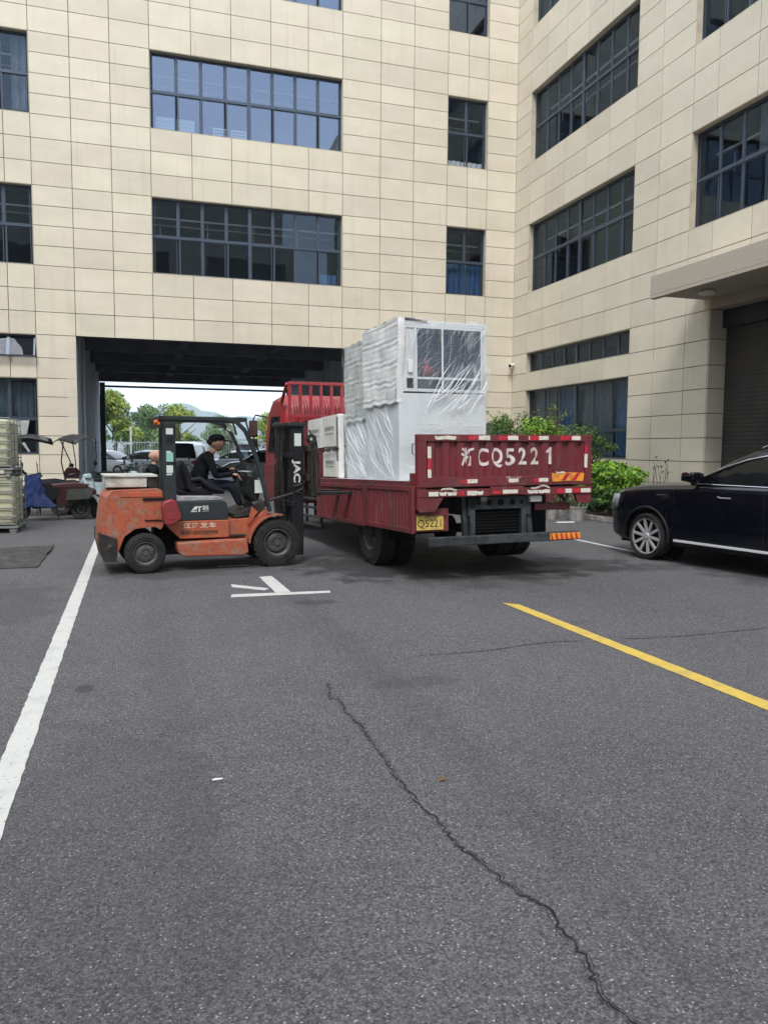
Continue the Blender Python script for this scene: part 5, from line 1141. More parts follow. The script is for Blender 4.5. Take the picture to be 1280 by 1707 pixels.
b = MB(); b.prism([(-1.28, 1.045), (-1.32, 1.02), (-1.50, 1.02), (-1.50, 1.035), (-1.34, 1.035)], -.060, -.046, 'x'); b.build('door_handle', MT['satin'], SV, bevel=.002)
b = MB(); b.prism([(-.20, 1.015), (-.40, 1.02), (-.40, .975), (-.36, .975), (-.34, .995), (-.22, .995)], -.066, -.044, 'x'); fv = b.build('fender_badge', MT['chrome'], SV, bevel=.003)
b = MB(); b.prism([(-.22, .99), (-.38, .99), (-.36, .95), (-.27, .945)], -.055, -.044, 'x'); b.build('side_camera', MT['plastic'], fv)
b = MB(); b.loft([[(x, y, z) for x, z in ((-.05-q, 1.26-q2), (-.05-q, 1.35+q3), (.03, 1.35+q3), (.03, 1.25-q2))] for y, q, q2, q3 in ((-.72, .06, .0, -.04), (-.76, .14, .02, .0), (-.90, .16, .03, .02), (-.98, .13, .01, .0))], loop=True); mr = b.build('wing_mirror', MT['black_paint'], SV, bevel=.02, smooth=50)
b = MB(); b.prism([(-.80, 1.30), (-.93, 1.31), (-.95, 1.36), (-.88, 1.375), (-.80, 1.36)], -.215, -.205, 'x'); b.build('mirror_cap', MT['chrome'], mr, bevel=.004)
b = MB(); b.bar((.02, -.82, 1.19), (-.06, -.84, 1.27), .06, .05); b.build('mirror_foot', MT['plastic'], mr)
b = MB(); b.loft([[(XC-.945, .66, .76), (XC-.95, .645, .86), (XC-.935, .63, .98)], [(XC-.885, .835, .72), (XC-.885, .82, .84), (XC-.87, .795, .975)], [(XC-.81, .925, .72), (XC-.81, .905, .84), (XC-.795, .88, .955)]], cap=False); o = b.build('headlight', MT['lamp'], SV, smooth=60); k = o.modifiers.new('t', 'SOLIDIFY'); k.thickness = .03; k.offset = 0
# ================================================================== PLANTS
def leafmat(name, c1, c2, rough=.5, tr=.25):
    m = mat(name, c1, rough, col2=c2, scale=3, lo=.4, hi=.65, spec=.4); N = m.node_tree.nodes; L = m.node_tree.links
    b = N['Principled BSDF']; t = N.new('ShaderNodeBsdfTranslucent'); x = N.new('ShaderNodeMixShader'); x.inputs[0].default_value = tr
    src = b.inputs['Base Color'].links[0].from_socket; L.new(src, t.inputs[0]); L.new(b.outputs[0], x.inputs[1]); L.new(t.outputs[0], x.inputs[2]); L.new(x.outputs[0], N['Material Output'].inputs[0]); return m
MT['leaf_bright'] = leafmat('bright_leaf', (.25, .44, .04), (.15, .31, .03)); MT['leaf_mid'] = leafmat('mid_leaf', (.07, .15, .03), (.045, .10, .025)); MT['leaf_dark'] = leafmat('dark_leaf', (.035, .075, .025), (.022, .05, .02))
MT['leaf_yellow'] = leafmat('yellow_green_leaf', (.34, .40, .07), (.22, .29, .06)); MT['leaf_far'] = leafmat('far_leaf', (.15, .23, .07), (.10, .18, .06)); MT['leaf_red'] = leafmat('reddish_leaf', (.20, .12, .04), (.12, .10, .03))
MT['bark'] = mat('bark', (.12, .09, .065), .9, col2=(.06, .045, .035), scale=8, bump=.5, bscale=20)
MT['soil'] = mat('soil', (.06, .045, .033), .95, col2=(.03, .023, .018), scale=10, bump=.8, bscale=20)
MT['kerb'] = mat('kerb_stone', (.30, .29, .27), .85, col2=(.2, .19, .18), scale=6, bump=.2)
def crown(name, par, blobs, n, size, mats, seed=0, jitter=.28, flat=.35):
    """leaf quads in the shells of several overlapping ellipsoid clumps"""
    rr = random.Random(seed); s = MB(); tot = sum(b[3]**2 for b in blobs)
    for (x, y, z, r_, kz, mi) in blobs:
        for _ in range(int(n*r_*r_/tot)):
            v = Vector((rr.gauss(0, 1), rr.gauss(0, 1), rr.gauss(0, 1))).normalized(); k = 1-abs(rr.gauss(0, jitter)); lump = 1+.16*math.sin(v.x*5+x*3)*math.sin(v.y*4+v.z*5+seed)
            p = Vector((x, y, z))+Vector((v.x*r_, v.y*r_, v.z*r_*kz))*k*lump
            nrm = (v*.7+Vector((rr.uniform(-1, 1), rr.uniform(-1, 1), rr.uniform(-.2, 1.2)))).normalized(); a = nrm.cross(Vector((rr.uniform(-1, 1), rr.uniform(-1, 1), rr.uniform(-1, 1)))).normalized(); b_ = nrm.cross(a)
            q = size*rr.uniform(.6, 1.35); mm = mi if rr.random() < .8 else rr.randrange(len(mats))
            s.add([p-a*q*.5, p+b_*q*.26+nrm*q*.06, p+a*q*.55, p-b_*q*.26+nrm*q*.06], [(0, 1, 2, 3)], mm)
    return s.build(name, [MT[m_] for m_ in mats], par)
def stems(par, pts_list, name='stem', m='bark'):
    for pts, r_ in pts_list: b = MB(); b.tube(pts, r_, 7); b.build(name, MT[m], par, smooth=60)
# climbing rose behind the tailgate
t = thing('rose_bush', 'sprawling dark green bush with loose shoots under the lower strip windows', 'bush', (11.9, 22.6, 0)); rr = random.Random(3)
bl = []
for i in range(40):
    yy = rr.uniform(-3.0, 2.6); bl.append((rr.uniform(-.8, .3)-.05*yy, yy, rr.uniform(.8, 2.25)+(.2 if abs(yy) < 1 else 0), rr.uniform(.35, .62), .8, rr.choice([0, 0, 1, 2])))
bl += [(.2, .2, 2.55, .30, .9, 0), (-.3, -1.9, 2.2, .38, .8, 1), (.1, 1.9, 2.5, .42, .8, 0), (-.2, 2.7, 2.2, .5, .9, 1), (-.5, 3.2, 1.7, .6, 1, 1)]
crown('leaves', t, bl, 26000, .095, ['leaf_mid', 'leaf_dark', 'leaf_bright', 'leaf_red'], 4).update_tag()
stems(t, [([(rr.uniform(-.4, .3), rr.uniform(-1.5, 1.5), 0), (rr.uniform(-.5, .4), rr.uniform(-2, 2), 1.1), (rr.uniform(-.6, .4), rr.uniform(-2.4, 2.4), 2.0)], [.035, .025, .012]) for _ in range(9)])
for k in range(14):
    y0 = rr.uniform(-2.6, 2.6); x0 = rr.uniform(-.3, .4); p = [Vector((x0, y0, 2.0)), Vector((x0+rr.uniform(-.2, .1), y0+rr.uniform(-.3, .3), 2.55)), Vector((x0+rr.uniform(-.4, .1), y0+rr.uniform(-.5, .5), 2.85+rr.uniform(-.1, .15)))]
    b = MB(); b.tube(p, [.01, .008, .005], 5); o = b.build('shoot', MT['bark'], t)
    crown('shoot_leaves', t, [(q.x, q.y, q.z, .13, .8, rr.choice([0, 1, 3])) for q in (p[1], p[1].lerp(p[2], .5), p[2])], 26, .075, ['leaf_mid', 'leaf_bright', 'leaf_dark', 'leaf_red'], k)
# second bush part, right of the tailgate, in front of the window
t = thing('rose_bush', 'small-leaved green bush just right of the tailgate, above the pots', 'bush', (11.35, 18.7, 0)); rr = random.Random(8)
bl = [(rr.uniform(-.5, .3), rr.uniform(-.3, 1.6), rr.uniform(.7, 2.1), rr.uniform(.3, .46), .9, rr.choice([0, 0, 2])) for _ in range(22)]+[(.5, -.9, 1.75, .2, .6, 0), (.4, -.5, 1.9, .22, .6, 0)]
crown('leaves', t, bl, 13000, .08, ['leaf_mid', 'leaf_dark', 'leaf_far'], 9)
stems(t, [([(rr.uniform(-.3, .2), rr.uniform(-.2, .8), 0), (rr.uniform(-.5, .3), rr.uniform(-.2, 1), 1.0), (rr.uniform(-.5, .4), rr.uniform(-.3, 1.2), 1.7)], [.03, .02, .01]) for _ in range(6)])
# round bright shrub
t = thing('round_shrub', 'clipped round shrub with bright yellow-green leaves in front of the black car', 'shrub', (11.4, 17.05, 0)); rr = random.Random(5)
bl = [(.0, 0, .92, .62, .72, 0), (-.15, -.15, 1.12, .45, .6, 0), (.32, -.30, 1.02, .42, .6, 0), (-.42, .28, .98, .40, .7, 0), (.10, .30, 1.15, .4, .6, 0), (.0, 0, .55, .62, .62, 1), (-.35, .2, .4, .42, .7, 2), (.3, -.3, .45, .45, .7, 2), (.45, -.5, .62, .3, .7, 1)]
crown('leaves', t, bl, 9000, .10, ['leaf_bright', 'leaf_mid', 'leaf_dark'], 6, jitter=.14)
stems(t, [([(0, 0, 0), (rr.uniform(-.2, .2), rr.uniform(-.2, .2), .3), (rr.uniform(-.4, .4), rr.uniform(-.4, .4), .8)], [.025, .02, .01]) for _ in range(6)])
# sparse reddish sapling
t = thing('sapling', 'sparse leafless-looking sapling with a few reddish leaves against the tiled pier', 'plant', (12.6, 17.0, 0)); rr = random.Random(2)
for k in range(11):
    p = [Vector((rr.uniform(-.2, .2), rr.uniform(-.5, .4), 0)), Vector((rr.uniform(-.2, .2), rr.uniform(-.6, .5), .7))]; p.append(p[1]+Vector((rr.uniform(-.15, .15), rr.uniform(-.2, .2), rr.uniform(.25, .75)))); b = MB(); b.tube(p, [.012, .009, .004], 5); b.build('stem', MT['bark'], t)
    crown('leaves', t, [(q.x, q.y, q.z, .1, .7, rr.choice([0, 1])) for q in (p[1], p[2])], 9, .075, ['leaf_red', 'leaf_dark'], 30+k)
# planting bed, kerb stones, litter of dry leaves
b = MB(); b.add([(10.5, 15.4, .03), (13.09, 15.4, .03), (13.09, 25.9, .03), (10.5, 25.9, .03), (10.5, 15.4, 0), (13.09, 15.4, 0), (13.09, 25.9, 0), (10.5, 25.9, 0)], [(0, 1, 2, 3), (0, 1, 5, 4), (0, 3, 7, 4)]); struct(b.build('planting_bed', MT['soil']))
_o = ['nearest', 'second', 'third', 'fourth', 'fifth', 'sixth', 'seventh', 'eighth', 'ninth', 'tenth', 'farthest']
KL = [f'grey kerb stone of the planting bed, {w} counted from the black car' for w in _o]
for i in range(11):
    b = MB(); b.box(-.05, .05, 0, .93, 0, .11); o = tag(b.build('kerb_stone', MT['kerb'], bevel=.01), KL[i], 'kerb', 'kerb stones edging the planting bed'); o.location = (10.42, 15.3+.96*i, 0)
rr = random.Random(11)
b = MB()
for _ in range(900):
    x, y = 10.25+abs(rr.gauss(0, .35)), rr.uniform(15.2, 20); q = rr.uniform(.015, .05); a = rr.uniform(0, 6.28)
    z = .008 if x < 10.36 else (.115 if x < 10.48 else .035); c_, s_ = math.cos(a)*q, math.sin(a)*q; b.add([(x-c_, y-s_, z), (x+s_*.5, y-c_*.5, z+.01), (x+c_, y+s_, z+.004), (x-s_*.5, y+c_*.5, z+.012)], [(0, 1, 2, 3)], rr.randrange(3))
o = b.build('dry_leaves', [MT['leaf_red'], MT['soil'], MT['kerb']]); o['kind'] = 'stuff'; tag(o, 'dry leaf litter along the foot of the planting bed', 'leaf litter')
def pot(x, y, r_, h, label, kind):
    t = thing('plant_pot', label, 'plant pot', (x, y, 0)); rr = random.Random(int(x*100))
    b = MB(); b.lathe([(0, 0), (r_*.8, 0), (r_, h), (r_*1.06, h), (r_*1.06, h+.03), (r_*.92, h+.03), (r_*.88, h-.04), (0, h-.04)], axis='z', n=24); b.build('pot', MT['kerb'] if kind else MT['soil'], t, smooth=40)
    for k in range(6): p = Vector((rr.uniform(-.1, .1), rr.uniform(-.1, .1), h-.04)); b = MB(); b.tube([p, p+Vector((rr.uniform(-.08, .08), 0, .2)), p+Vector((rr.uniform(-.15, .15), 0, rr.uniform(.3, .5)))], [.014, .012, .006], 6); b.build('stalk', MT['kerb'] if kind and k < 3 else MT['bark'], t)
    crown('leaves', t, [(0, 0, h+.2, r_*1.3, .8, 0), (.1, .1, h+.35, r_, .8, 1)], 260, .07, ['leaf_mid', 'leaf_dark', 'leaf_red'], int(y*10))
pot(9.95, 16.25, .22, .30, 'large round grey planter with pale cut stalks right of the truck bumper', 1)
pot(9.55, 16.75, .17, .25, 'small planter standing left of the large grey planter', 1)
pot(9.75, 17.6, .17, .26, 'dark planter half hidden behind the grey planters', 0)
b = MB(); b.box(-.22, .22, -.05, .05, 0, .02); o = tag(b.build('paper_scrap', MT['white'], bevel=.004), 'flat white scrap lying by the planters', 'litter'); o.location = (9.35, 15.75, .005)
# red hand trailer behind the truck's right corner
t = thing('trailer', 'maroon two-wheeled trailer standing beyond the right side of the truck', 'trailer', (8.75, 16.9, 0), rz=R(4))
b = MB(); b.box(-.9, .9, -.3, 2.2, .52, .72); b.build('bed', MT['red'], t, bevel=.01); b = MB(); b.box(-.86, .86, -.33, -.301, .40, .52); b.build('tail_bar', MT['red'], t)
for x in (-.72, .72): wheel(t, (x, .35, .30), .30, .2, 'x', rr=.55, out=-1 if x < 0 else 1, treads=30)

# ================================================================== YARD ODDMENTS
MT['rubber_mat'] = mat('worn_board', (.035, .032, .03), .85, col2=(.075, .068, .06), scale=5, lo=.5, hi=.6, detail=10, col3=(.03, .028, .026), scale3=8, lo3=.55, hi3=.58, bump=.5, bscale=14)
b = MB(); N_ = 18; P = []
for j in range(N_+1):
    for i in range(N_+1):
        u, v = i/N_, j/N_; x = -3.3+1.99*u+.008*math.sin(v*19); y = 11.62+(2.45-.10*u)*v+.01*math.sin(u*17); P.append((x, y, .014+.012*math.sin(u*9)*math.sin(v*7)+(.03 if (i == N_ and j > 9) else 0)))
b.add(P, [(j*(N_+1)+i, j*(N_+1)+i+1, (j+1)*(N_+1)+i+1, (j+1)*(N_+1)+i) for j in range(N_) for i in range(N_)]); o = tag(b.build('floor_mat', MT['rubber_mat']), 'worn dark board lying flat on the asphalt at the left edge', 'mat'); k = o.modifiers.new('t', 'SOLIDIFY'); k.thickness = .012
b = MB(); b.prism([(-.026, 0), (-.012, .006), (.018, .005), (.03, 0), (.012, -.005), (-.018, -.006)], 0, .006, 'z'); o = tag(b.build('litter', MT['white']), 'small white scrap lying on the asphalt left of the long crack', 'litter'); o.location = (.365, 3.90, .004)
b = MB(); b.add([(-.02, -.012, 0), (.022, -.008, .008), (.018, .015, .012), (-.016, .012, .006), (0, 0, .02)], [(0, 1, 4), (1, 2, 4), (2, 3, 4), (3, 0, 4), (0, 3, 2, 1)]); o = tag(b.build('dead_leaf', MT['leaf_red']), 'curled dead leaf on the asphalt right of the long crack', 'leaf'); o.location = (1.45, 3.57, .004)
# IBC totes
MT['tote'] = mat('yellowed_plastic', (.52, .51, .36), .5, col2=(.36, .36, .25), scale=3, lo=.4, hi=.65, col3=(.16, .15, .12), scale3=6, lo3=.6, hi3=.75)
MT['galv'] = mat('galvanised_tube', (.20, .21, .20), .6, .2, col2=(.13, .13, .125), scale=10)
def tote(z, label, sx=0):
    t = thing('liquid_tote', label, 'tote', (-2.72+sx, 16.98, z), rz=R(-2), group='stacked caged totes')
    b = MB(); b.box(-.50, .50, -.50, .50, .15, 1.06); b.build('bottle', MT['tote'], t, bevel=.07, seg=3, smooth=60)
    b = MB(); b.lathe([(.12, 0), (.12, .04), (.1, .05), (0, .05)], (0, 0, 1.06), 'z', 20); b.build('cap', MT['dark'], t, smooth=40)
    for k, zz in enumerate((.17, .32, .48, .64, .80, .96, 1.08)):
        b = MB(); q = [(-.54, -.54, zz), (.54, -.54, zz), (.54, .54, zz), (-.54, .54, zz), (-.54, -.54, zz)]; b.tube(q, .015, 6); b.build('cage_hoop', MT['galv'], t)
    for s_ in (-1, 1):
        for i in range(4):
            a = -.54+.36*i
            b = MB(); b.tube([(a, s_*.55, .13), (a, s_*.55, 1.09)], .009, 6); b.build('cage_upright', MT['galv'], t)
            if 0 < i < 3: b = MB(); b.tube([(s_*.55, a, .13), (s_*.55, a, 1.09)], .009, 6); b.build('cage_upright', MT['galv'], t)
    b = MB(); b.box(-.57, .57, -.57, .57, .09, .13); b.build('pallet_deck', MT['galv'], t, bevel=.005)
    for x in (-.48, 0, .48):
        for y in (-.48, 0, .48): b = MB(); b.box(x-.07, x+.07, y-.07, y+.07, .02, .09); b.build('pallet_foot', MT['galv'], t, bevel=.01)
    for x in (-.48, 0, .48): b = MB(); b.box(x-.05, x+.05, -.57, .57, 0, .02); b.build('pallet_runner', MT['galv'], t)
    return t
tote(0, 'lower yellowed plastic tote in a wire cage at the left edge'); tote(1.115, 'upper yellowed plastic tote stacked on the other caged tote', -.06)

# ================================================================== SCOOTERS
def col_mat(name, c, rough=.3, coat=.5): return mat(name, c, rough, coat=.1, col2=tuple(x*.7 for x in c), scale=5)
MT['sc_maroon'] = col_mat('maroon_plastic', (.03, .004, .006)); MT['sc_grey'] = col_mat('grey_green_plastic', (.05, .054, .047)); MT['sc_pale'] = col_mat('pale_blue_plastic', (.34, .43, .45)); MT['sc_dark'] = col_mat('dark_plastic', (.008, .009, .011))
MT['sc_green'] = col_mat('dark_green_plastic', (.02, .07, .05)); MT['sc_white'] = col_mat('white_scooter_plastic', (.5, .5, .5)); MT['apron'] = mat('blue_nylon', (.012, .03, .13), .55, col2=(.007, .014, .06), scale=6, bump=.6, bscale=7)
MT['canopy_cloth'] = mat('dark_canopy_cloth', (.012, .012, .015), .55, col2=(.16, .16, .16), scale=2.2, lo=.6, hi=.63, stretch=(1, 3, 1)); MT['shield'] = film_mat('scooter_shield', clear=.75, scale=3, gloss=.15)
MT['seat_maroon'] = mat('maroon_vinyl', (.045, .009, .009), .4)
def scooter(name, label, pos, rz, body, seat='seat', canopy=None, apron=False, topbox=False, side_box=None, shield=False, legs=None, lean=6, group='scooters parked by the passage'):
    """x forward; origin between the wheels on the ground"""
    t = thing(name, label, 'scooter', pos, rot=(R(lean), 0, rz), group=group); B = MT[body]
    wheel(t, (-.62, 0, .23), .23, .11, 'y', rr=.55, treads=0, tread=False, lugs=5, n=26); wheel(t, (.66, 0, .23), .23, .10, 'y', rr=.55, treads=0, tread=False, lugs=5, n=26)
    b = MB(); b.loft([[(x, y, z) for x, z in ((-.95, .66), (-.72, .78), (-.2, .74), (-.08, .40), (-.25, .30), (-.55, .40), (-.85, .52))] for y in (-.12, -.15, .15, .12)], loop=True); b.build('rear_body', B, t, bevel=.02, smooth=50)
    b = MB(); b.loft([[(x, y, z) for x, z in q] for y, q in ((-.13, ((-.78, .78), (-.5, .82), (-.02, .78), (-.03, .73), (-.7, .74))), (-.10, ((-.82, .80), (-.5, .86), (.02, .82), (0, .73), (-.75, .74))), (.10, ((-.82, .80), (-.5, .86), (.02, .82), (0, .73), (-.75, .74))), (.13, ((-.78, .78), (-.5, .82), (-.02, .78), (-.03, .73), (-.7, .74))))], loop=True); b.build('saddle', MT[seat], t, bevel=.02, smooth=50)
    b = MB(); b.prism([(-.12, .28), (-.12, .34), (.36, .34), (.50, .50), (.50, .36), (.38, .26)], -.14, .14, 'y'); b.build('footboard', MT['sc_dark'], t, bevel=.02)
    b = MB(); b.loft([[(x, y, z) for x, z in q] for y, q in ((-.19, ((.36, .36), (.30, .80), (.34, .84), (.42, .42))), (-.10, ((.42, .32), (.32, .92), (.42, .98), (.60, .46))), (.10, ((.42, .32), (.32, .92), (.42, .98), (.60, .46))), (.19, ((.36, .36), (.30, .80), (.34, .84), (.42, .42))))], loop=True); b.build('leg_shield', B, t, bevel=.02, smooth=50)
    b = MB(); b.tube([(.66, 0, .23), (.50, 0, .6), (.34, 0, 1.0)], .03, 8); b.tube([(.66, -.075, .23), (.56, -.075, .48)], .018, 6); b.tube([(.66, .075, .23), (.56, .075, .48)], .018, 6); b.build('fork', MT['sc_dark'], t, smooth=60)
    b = MB(); q = [(.66+.27*math.cos(R(a)), .23+.27*math.sin(R(a))) for a in range(20, 171, 15)]
    for i in range(len(q)-1): b.bar((q[i][0], 0, q[i][1]), (q[i+1][0], 0, q[i+1][1]), .10, .015, up=(0, 0, 1) if abs(q[i][0]-.66) < .2 else (1, 0, 0))
    b.build('front_mudguard', B, t)
    b = MB(); b.loft([[(.26, -.06, 1.02), (.26, .06, 1.02), (.30, .08, .95), (.30, -.08, .95)], [(.42, -.09, 1.04), (.42, .09, 1.04), (.46, .1, .92), (.46, -.1, .92)], [(.49, -.05, 1.0), (.49, .05, 1.0), (.5, .05, .94), (.5, -.05, .94)]], loop=True); b.build('headlamp_cowl', B, t, bevel=.02, smooth=50)
    b = MB(); b.tube([(.22, -.33, 1.03), (.28, -.2, 1.05), (.33, 0, 1.0), (.28, .2, 1.05), (.22, .33, 1.03)], .013, 7); b.tube([(.20, -.35, 1.03), (.25, -.24, 1.045)], .02, 8); b.tube([(.20, .35, 1.03), (.25, .24, 1.045)], .02, 8); b.build('handlebar', MT['sc_dark'], t, smooth=60)
    for s_ in (-1, 1): b = MB(); b.tube([(.27, s_*.22, 1.05), (.28, s_*.28, 1.22)], .006, 5); b.lathe([(0, -.008), (.05, -.006), (.05, .006), (0, .008)], (.28, s_*.29, 1.25), 'x', 14); b.build('mirror', MT['sc_dark'], t)
    b = MB(); b.tube([(-.75, -.13, .27), (-.45, -.14, .27), (-.28, -.12, .30)], [.055, .055, .03], 12); b.build('exhaust', MT['galv'], t, smooth=50)
    b = MB(); b.tube([(-.1, .1, .28), (-.14, .22, .01)], .012, 6); b.tube([(-.1, -.1, .28), (-.14, -.16, .03)], .012, 6); b.build('stand', MT['sc_dark'], t)
    b = MB(); b.box(-.96, -.90, -.08, .08, .56, .66); b.build('tail_light', MT['refr'], t, bevel=.01)
    if side_box:
        for s_ in (-1, 1): b = MB(); b.loft([[(x, y, z) for x, z in ((-.92, .70), (-.35, .68), (-.30, .44), (-.80, .46))] for y in (s_*.16, s_*.27)], loop=True); o = b.build('side_case', MT[side_box], t, bevel=.025)
        b = MB(); b.lathe([(.035, -.003), (.045, 0), (.03, .003)], (-.45, -.278, .60), 'y', 16, close=True); b.build('round_badge', MT['refo'], t)
    if topbox: b = MB(); b.loft([[(x, y, z) for x, z in ((-1.05, .86), (-1.10, 1.02), (-1.0, 1.12), (-.78, 1.12), (-.70, 1.0), (-.74, .86))] for y in (-.17, -.14, .14, .17)], loop=True); b.build('top_case', MT['sc_maroon' if topbox == 1 else 'sc_dark'], t, bevel=.03, smooth=50)
    if apron:
        b = MB(); vs = []; n = 12; m_ = 14
        for j in range(m_+1):
            for i in range(n+1):
                u, v = i/n*2-1, j/m_; x = .52-.10*u*u+.10*v*math.cos(u)+.03*math.sin(j*1.3+i)-(.22*abs(u)**2); vs.append((x, u*(.36-.05*v), 1.02-.72*v+.02*math.sin(i*1.9)))
        b.add(vs, [(j*(n+1)+i, j*(n+1)+i+1, (j+1)*(n+1)+i+1, (j+1)*(n+1)+i) for j in range(m_) for i in range(n)]); o = b.build('wind_apron', MT['apron'], t, smooth=60)
        for s_ in (-1, 1):
            b = MB(); vs = []
            for j in range(9): v = j/8; vs += [(.36, s_*.35, 1.0-.70*v), (.20+.03*math.sin(j*1.7)-.30*v*v, s_*(.29+.02*math.sin(j)), .95-.68*v)]
            b.add(vs, [(2*i, 2*i+1, 2*i+3, 2*i+2) for i in range(8)]); b.build('apron_flap', MT['apron'], t, smooth=60)
    if canopy:
        L0, L1 = canopy; b = MB(); vs = []; n = 10; m_ = 12
        for j in range(m_+1):
            for i in range(n+1): u, v = i/n*2-1, j/m_; x = L0+(L1-L0)*v; vs.append((x, u*.36*(1-.25*abs(2*v-1)**3), 1.86+.10*math.sin(math.pi*v)-.10*u*u-.03*abs(u)))
        b.add(vs, [(j*(n+1)+i, j*(n+1)+i+1, (j+1)*(n+1)+i+1, (j+1)*(n+1)+i) for j in range(m_) for i in range(n)]); o = b.build('rain_canopy', MT['canopy_cloth'], t, smooth=60); k = o.modifiers.new('t', 'SOLIDIFY'); k.thickness = .008
        for s_ in (-1, 1): b = MB(); b.tube([(.30, s_*.2, 1.0), (.42, s_*.26, 1.4), (.40, s_*.28, 1.83)], .012, 6); b.build('canopy_pole', MT['sc_dark'], t, smooth=60)
        b = MB(); b.tube([(-.72, 0, .8), (-.85, 0, 1.3), (-.60, 0, 1.88)], .016, 6); b.build('canopy_pole', MT['sc_dark'], t, smooth=60)
    if shield:
        b = MB(); vs = []
        for j in range(9):
            v = j/8; x = .42+.14*math.sin(v*2.4); z = 1.0+.85*v
            for i in range(7): u = i/6*2-1; vs.append((x-.10*u*u-.15*v*v, u*.3, z))
        b.add(vs, [(j*7+i, j*7+i+1, (j+1)*7+i+1, (j+1)*7+i) for j in range(8) for i in range(6)]); b.build('clear_windshield', MT['shield'], t, smooth=60)
    return t
scooter('scooter', 'dark scooter with black saddle and rain canopy standing behind the blue wind apron', (-2.35, 20.3, 0), R(176), 'sc_dark', canopy=(-.42, .55), shield=True)
scooter('scooter', 'maroon scooter with blue wind apron, grey side cases and maroon saddle', (-1.82, 19.1, 0), R(184), 'sc_maroon', seat='seat_maroon', side_box='sc_grey', apron=True)
scooter('scooter', 'pale scooter with a rounded maroon top case behind the maroon saddle', (-2.42, 21.2, 0), R(183), 'sc_pale', topbox=1)
scooter('scooter', 'pale blue scooter with a dark rain canopy facing the yard beside the passage', (-1.22, 19.95, 0), R(-60), 'sc_pale', canopy=(-.70, .50), lean=4)
scooter('scooter', 'pale green scooter half hidden behind the forklift counterweight', (-.42, 21.6, 0), R(-30), 'sc_pale', lean=-5)
scooter('scooter', 'dark motor scooter with a black top case parked inside the passage', (.1, 23.6, 0), R(200), 'sc_dark', topbox=2)
scooter('scooter', 'dark green scooter at the left mouth of the passage', (-.55, 27.5, 0), R(30), 'sc_green')
scooter('scooter', 'white scooter parked deeper in the passage next to the green one', (.55, 29.5, 0), R(160), 'sc_white')
scooter('scooter', 'dark scooter with its seat towards the yard inside the passage', (1.5, 27.0, 0), R(15), 'sc_dark')
scooter('scooter', 'silver-grey scooter behind the bald man', (1.1, 31.5, 0), R(190), 'sc_grey')

# ================================================================== BEYOND THE PASSAGE
MT['car_white'] = mat('white_car_paint', (.60, .62, .63), .25, coat=.6); MT['car_silver'] = mat('silver_car_paint', (.38, .42, .46), .3, .4, coat=.6); MT['car_dark'] = mat('dark_car_paint', (.05, .06, .07), .25, coat=.6)
def small_car(label, x, y, rz, paint, van=False, hatch=False, suv=0):
    """x forward"""
    t = thing('parked_van' if van else 'parked_car', label, 'van' if van else 'car', (x, y, 0), rz=rz, group=None)
    H = 1.95 if van else 1.46+suv; L = 2.25
    if van: prof = [(-L, .35, .8), (-L-.02, .9, .82), (-L+.05, 1.05, .83), (0, 1.05, .84), (1.5, 1.02, .82), (L-.05, .9, .78), (L, .35, .75)]
    xs_ = [-L, -L+.08, -1.9, -1.5, -.8, 0, .7, 1.2, 1.8, L-.12, L]
    top = [.75, .95, 1.0, 1.0, .98, .97, .96, .92+suv*.4, .86+suv*.4, .72+suv*.3, .55] if not van else [.9, 1.05, 1.08, 1.08, 1.06, 1.05, 1.05, 1.04, 1.0, .9, .6]
    wd = [.74, .82, .87, .88, .89, .89, .89, .88, .86, .78, .68]; secs = []
    for a, tz, w in zip(xs_, top, wd):
        h_ = [(w-.06, .22), (w, .34), (w, .62), (w-.03, tz-.06), (w-.10, tz), (w*.5, tz+.02)]; secs.append([(a, -p, q) for p, q in h_]+[(a, p, q) for p, q in reversed(h_)])
    b = MB(); b.loft(secs, loop=True); bo = b.build('body', MT[paint], t, smooth=40)
    g_ = [(-1.95, .98), (-1.45, H-.10), (-.9, H), (0, H+.01), (.45, H-.06), (1.25, .96)] if not van else [(-2.2, 1.06), (-2.1, H-.08), (-1.8, H), (0, H+.02), (1.1, H-.04), (1.75, 1.05)]
    secs = []
    for a, z in g_: k = (z-.96)/(H-.96); h_ = [(.82, .97 if not van else 1.05), (.82-.14*k, max(.98, z-.10) if not van else max(1.06, z-.2)), (.80-.18*k, max(.985, z-.03)), (.35, max(.99, z))]; secs.append([(a, -p, q) for p, q in h_]+[(a, p, q) for p, q in reversed(h_)])
    b = MB(); b.loft(secs, cap=False, mfun=lambda i, kk: 1 if (kk in (0, 6) or i in (0, 4)) else 0); b.build('cabin', [MT[paint], MT['dkglass']], t, smooth=35)
    for a in (-1.35, 1.4):
        for s_ in (-1, 1): wheel(t, (a, s_*.80, .32), .32, .2, 'y', rim='galv', rr=.62, out=s_, treads=0, tread=False, n=20)
    for s_ in (-1, 1):
        b = MB(); b.box(L-.20, L-.03, s_*.66-.12, s_*.66+.12, .60, .72); b.build('headlight', MT['lamp'], t, bevel=.02)
        b = MB(); b.box(-L-.01, -L+.08, s_*.66-.10, s_*.66+.10, .72, .90); b.build('tail_light', MT['refr'], t, bevel=.02)
        b = MB(); b.box(.62, .78, s_*.92-.06, s_*.92+.06, .98, 1.1); b.build('mirror', MT[paint], t, bevel=.03)
    if hatch: b = MB(); b.prism([(-1.5, 1.46), (-2.45, 1.80), (-2.5, 1.72), (-1.55, 1.40)], -.65, .65, 'y'); b.build('open_tailgate', MT[paint], t, bevel=.02)
    return t
small_car('white hatchback with its tailgate raised at the left of the passage view', -1.6, 47.5, R(-35), 'car_white', hatch=True)
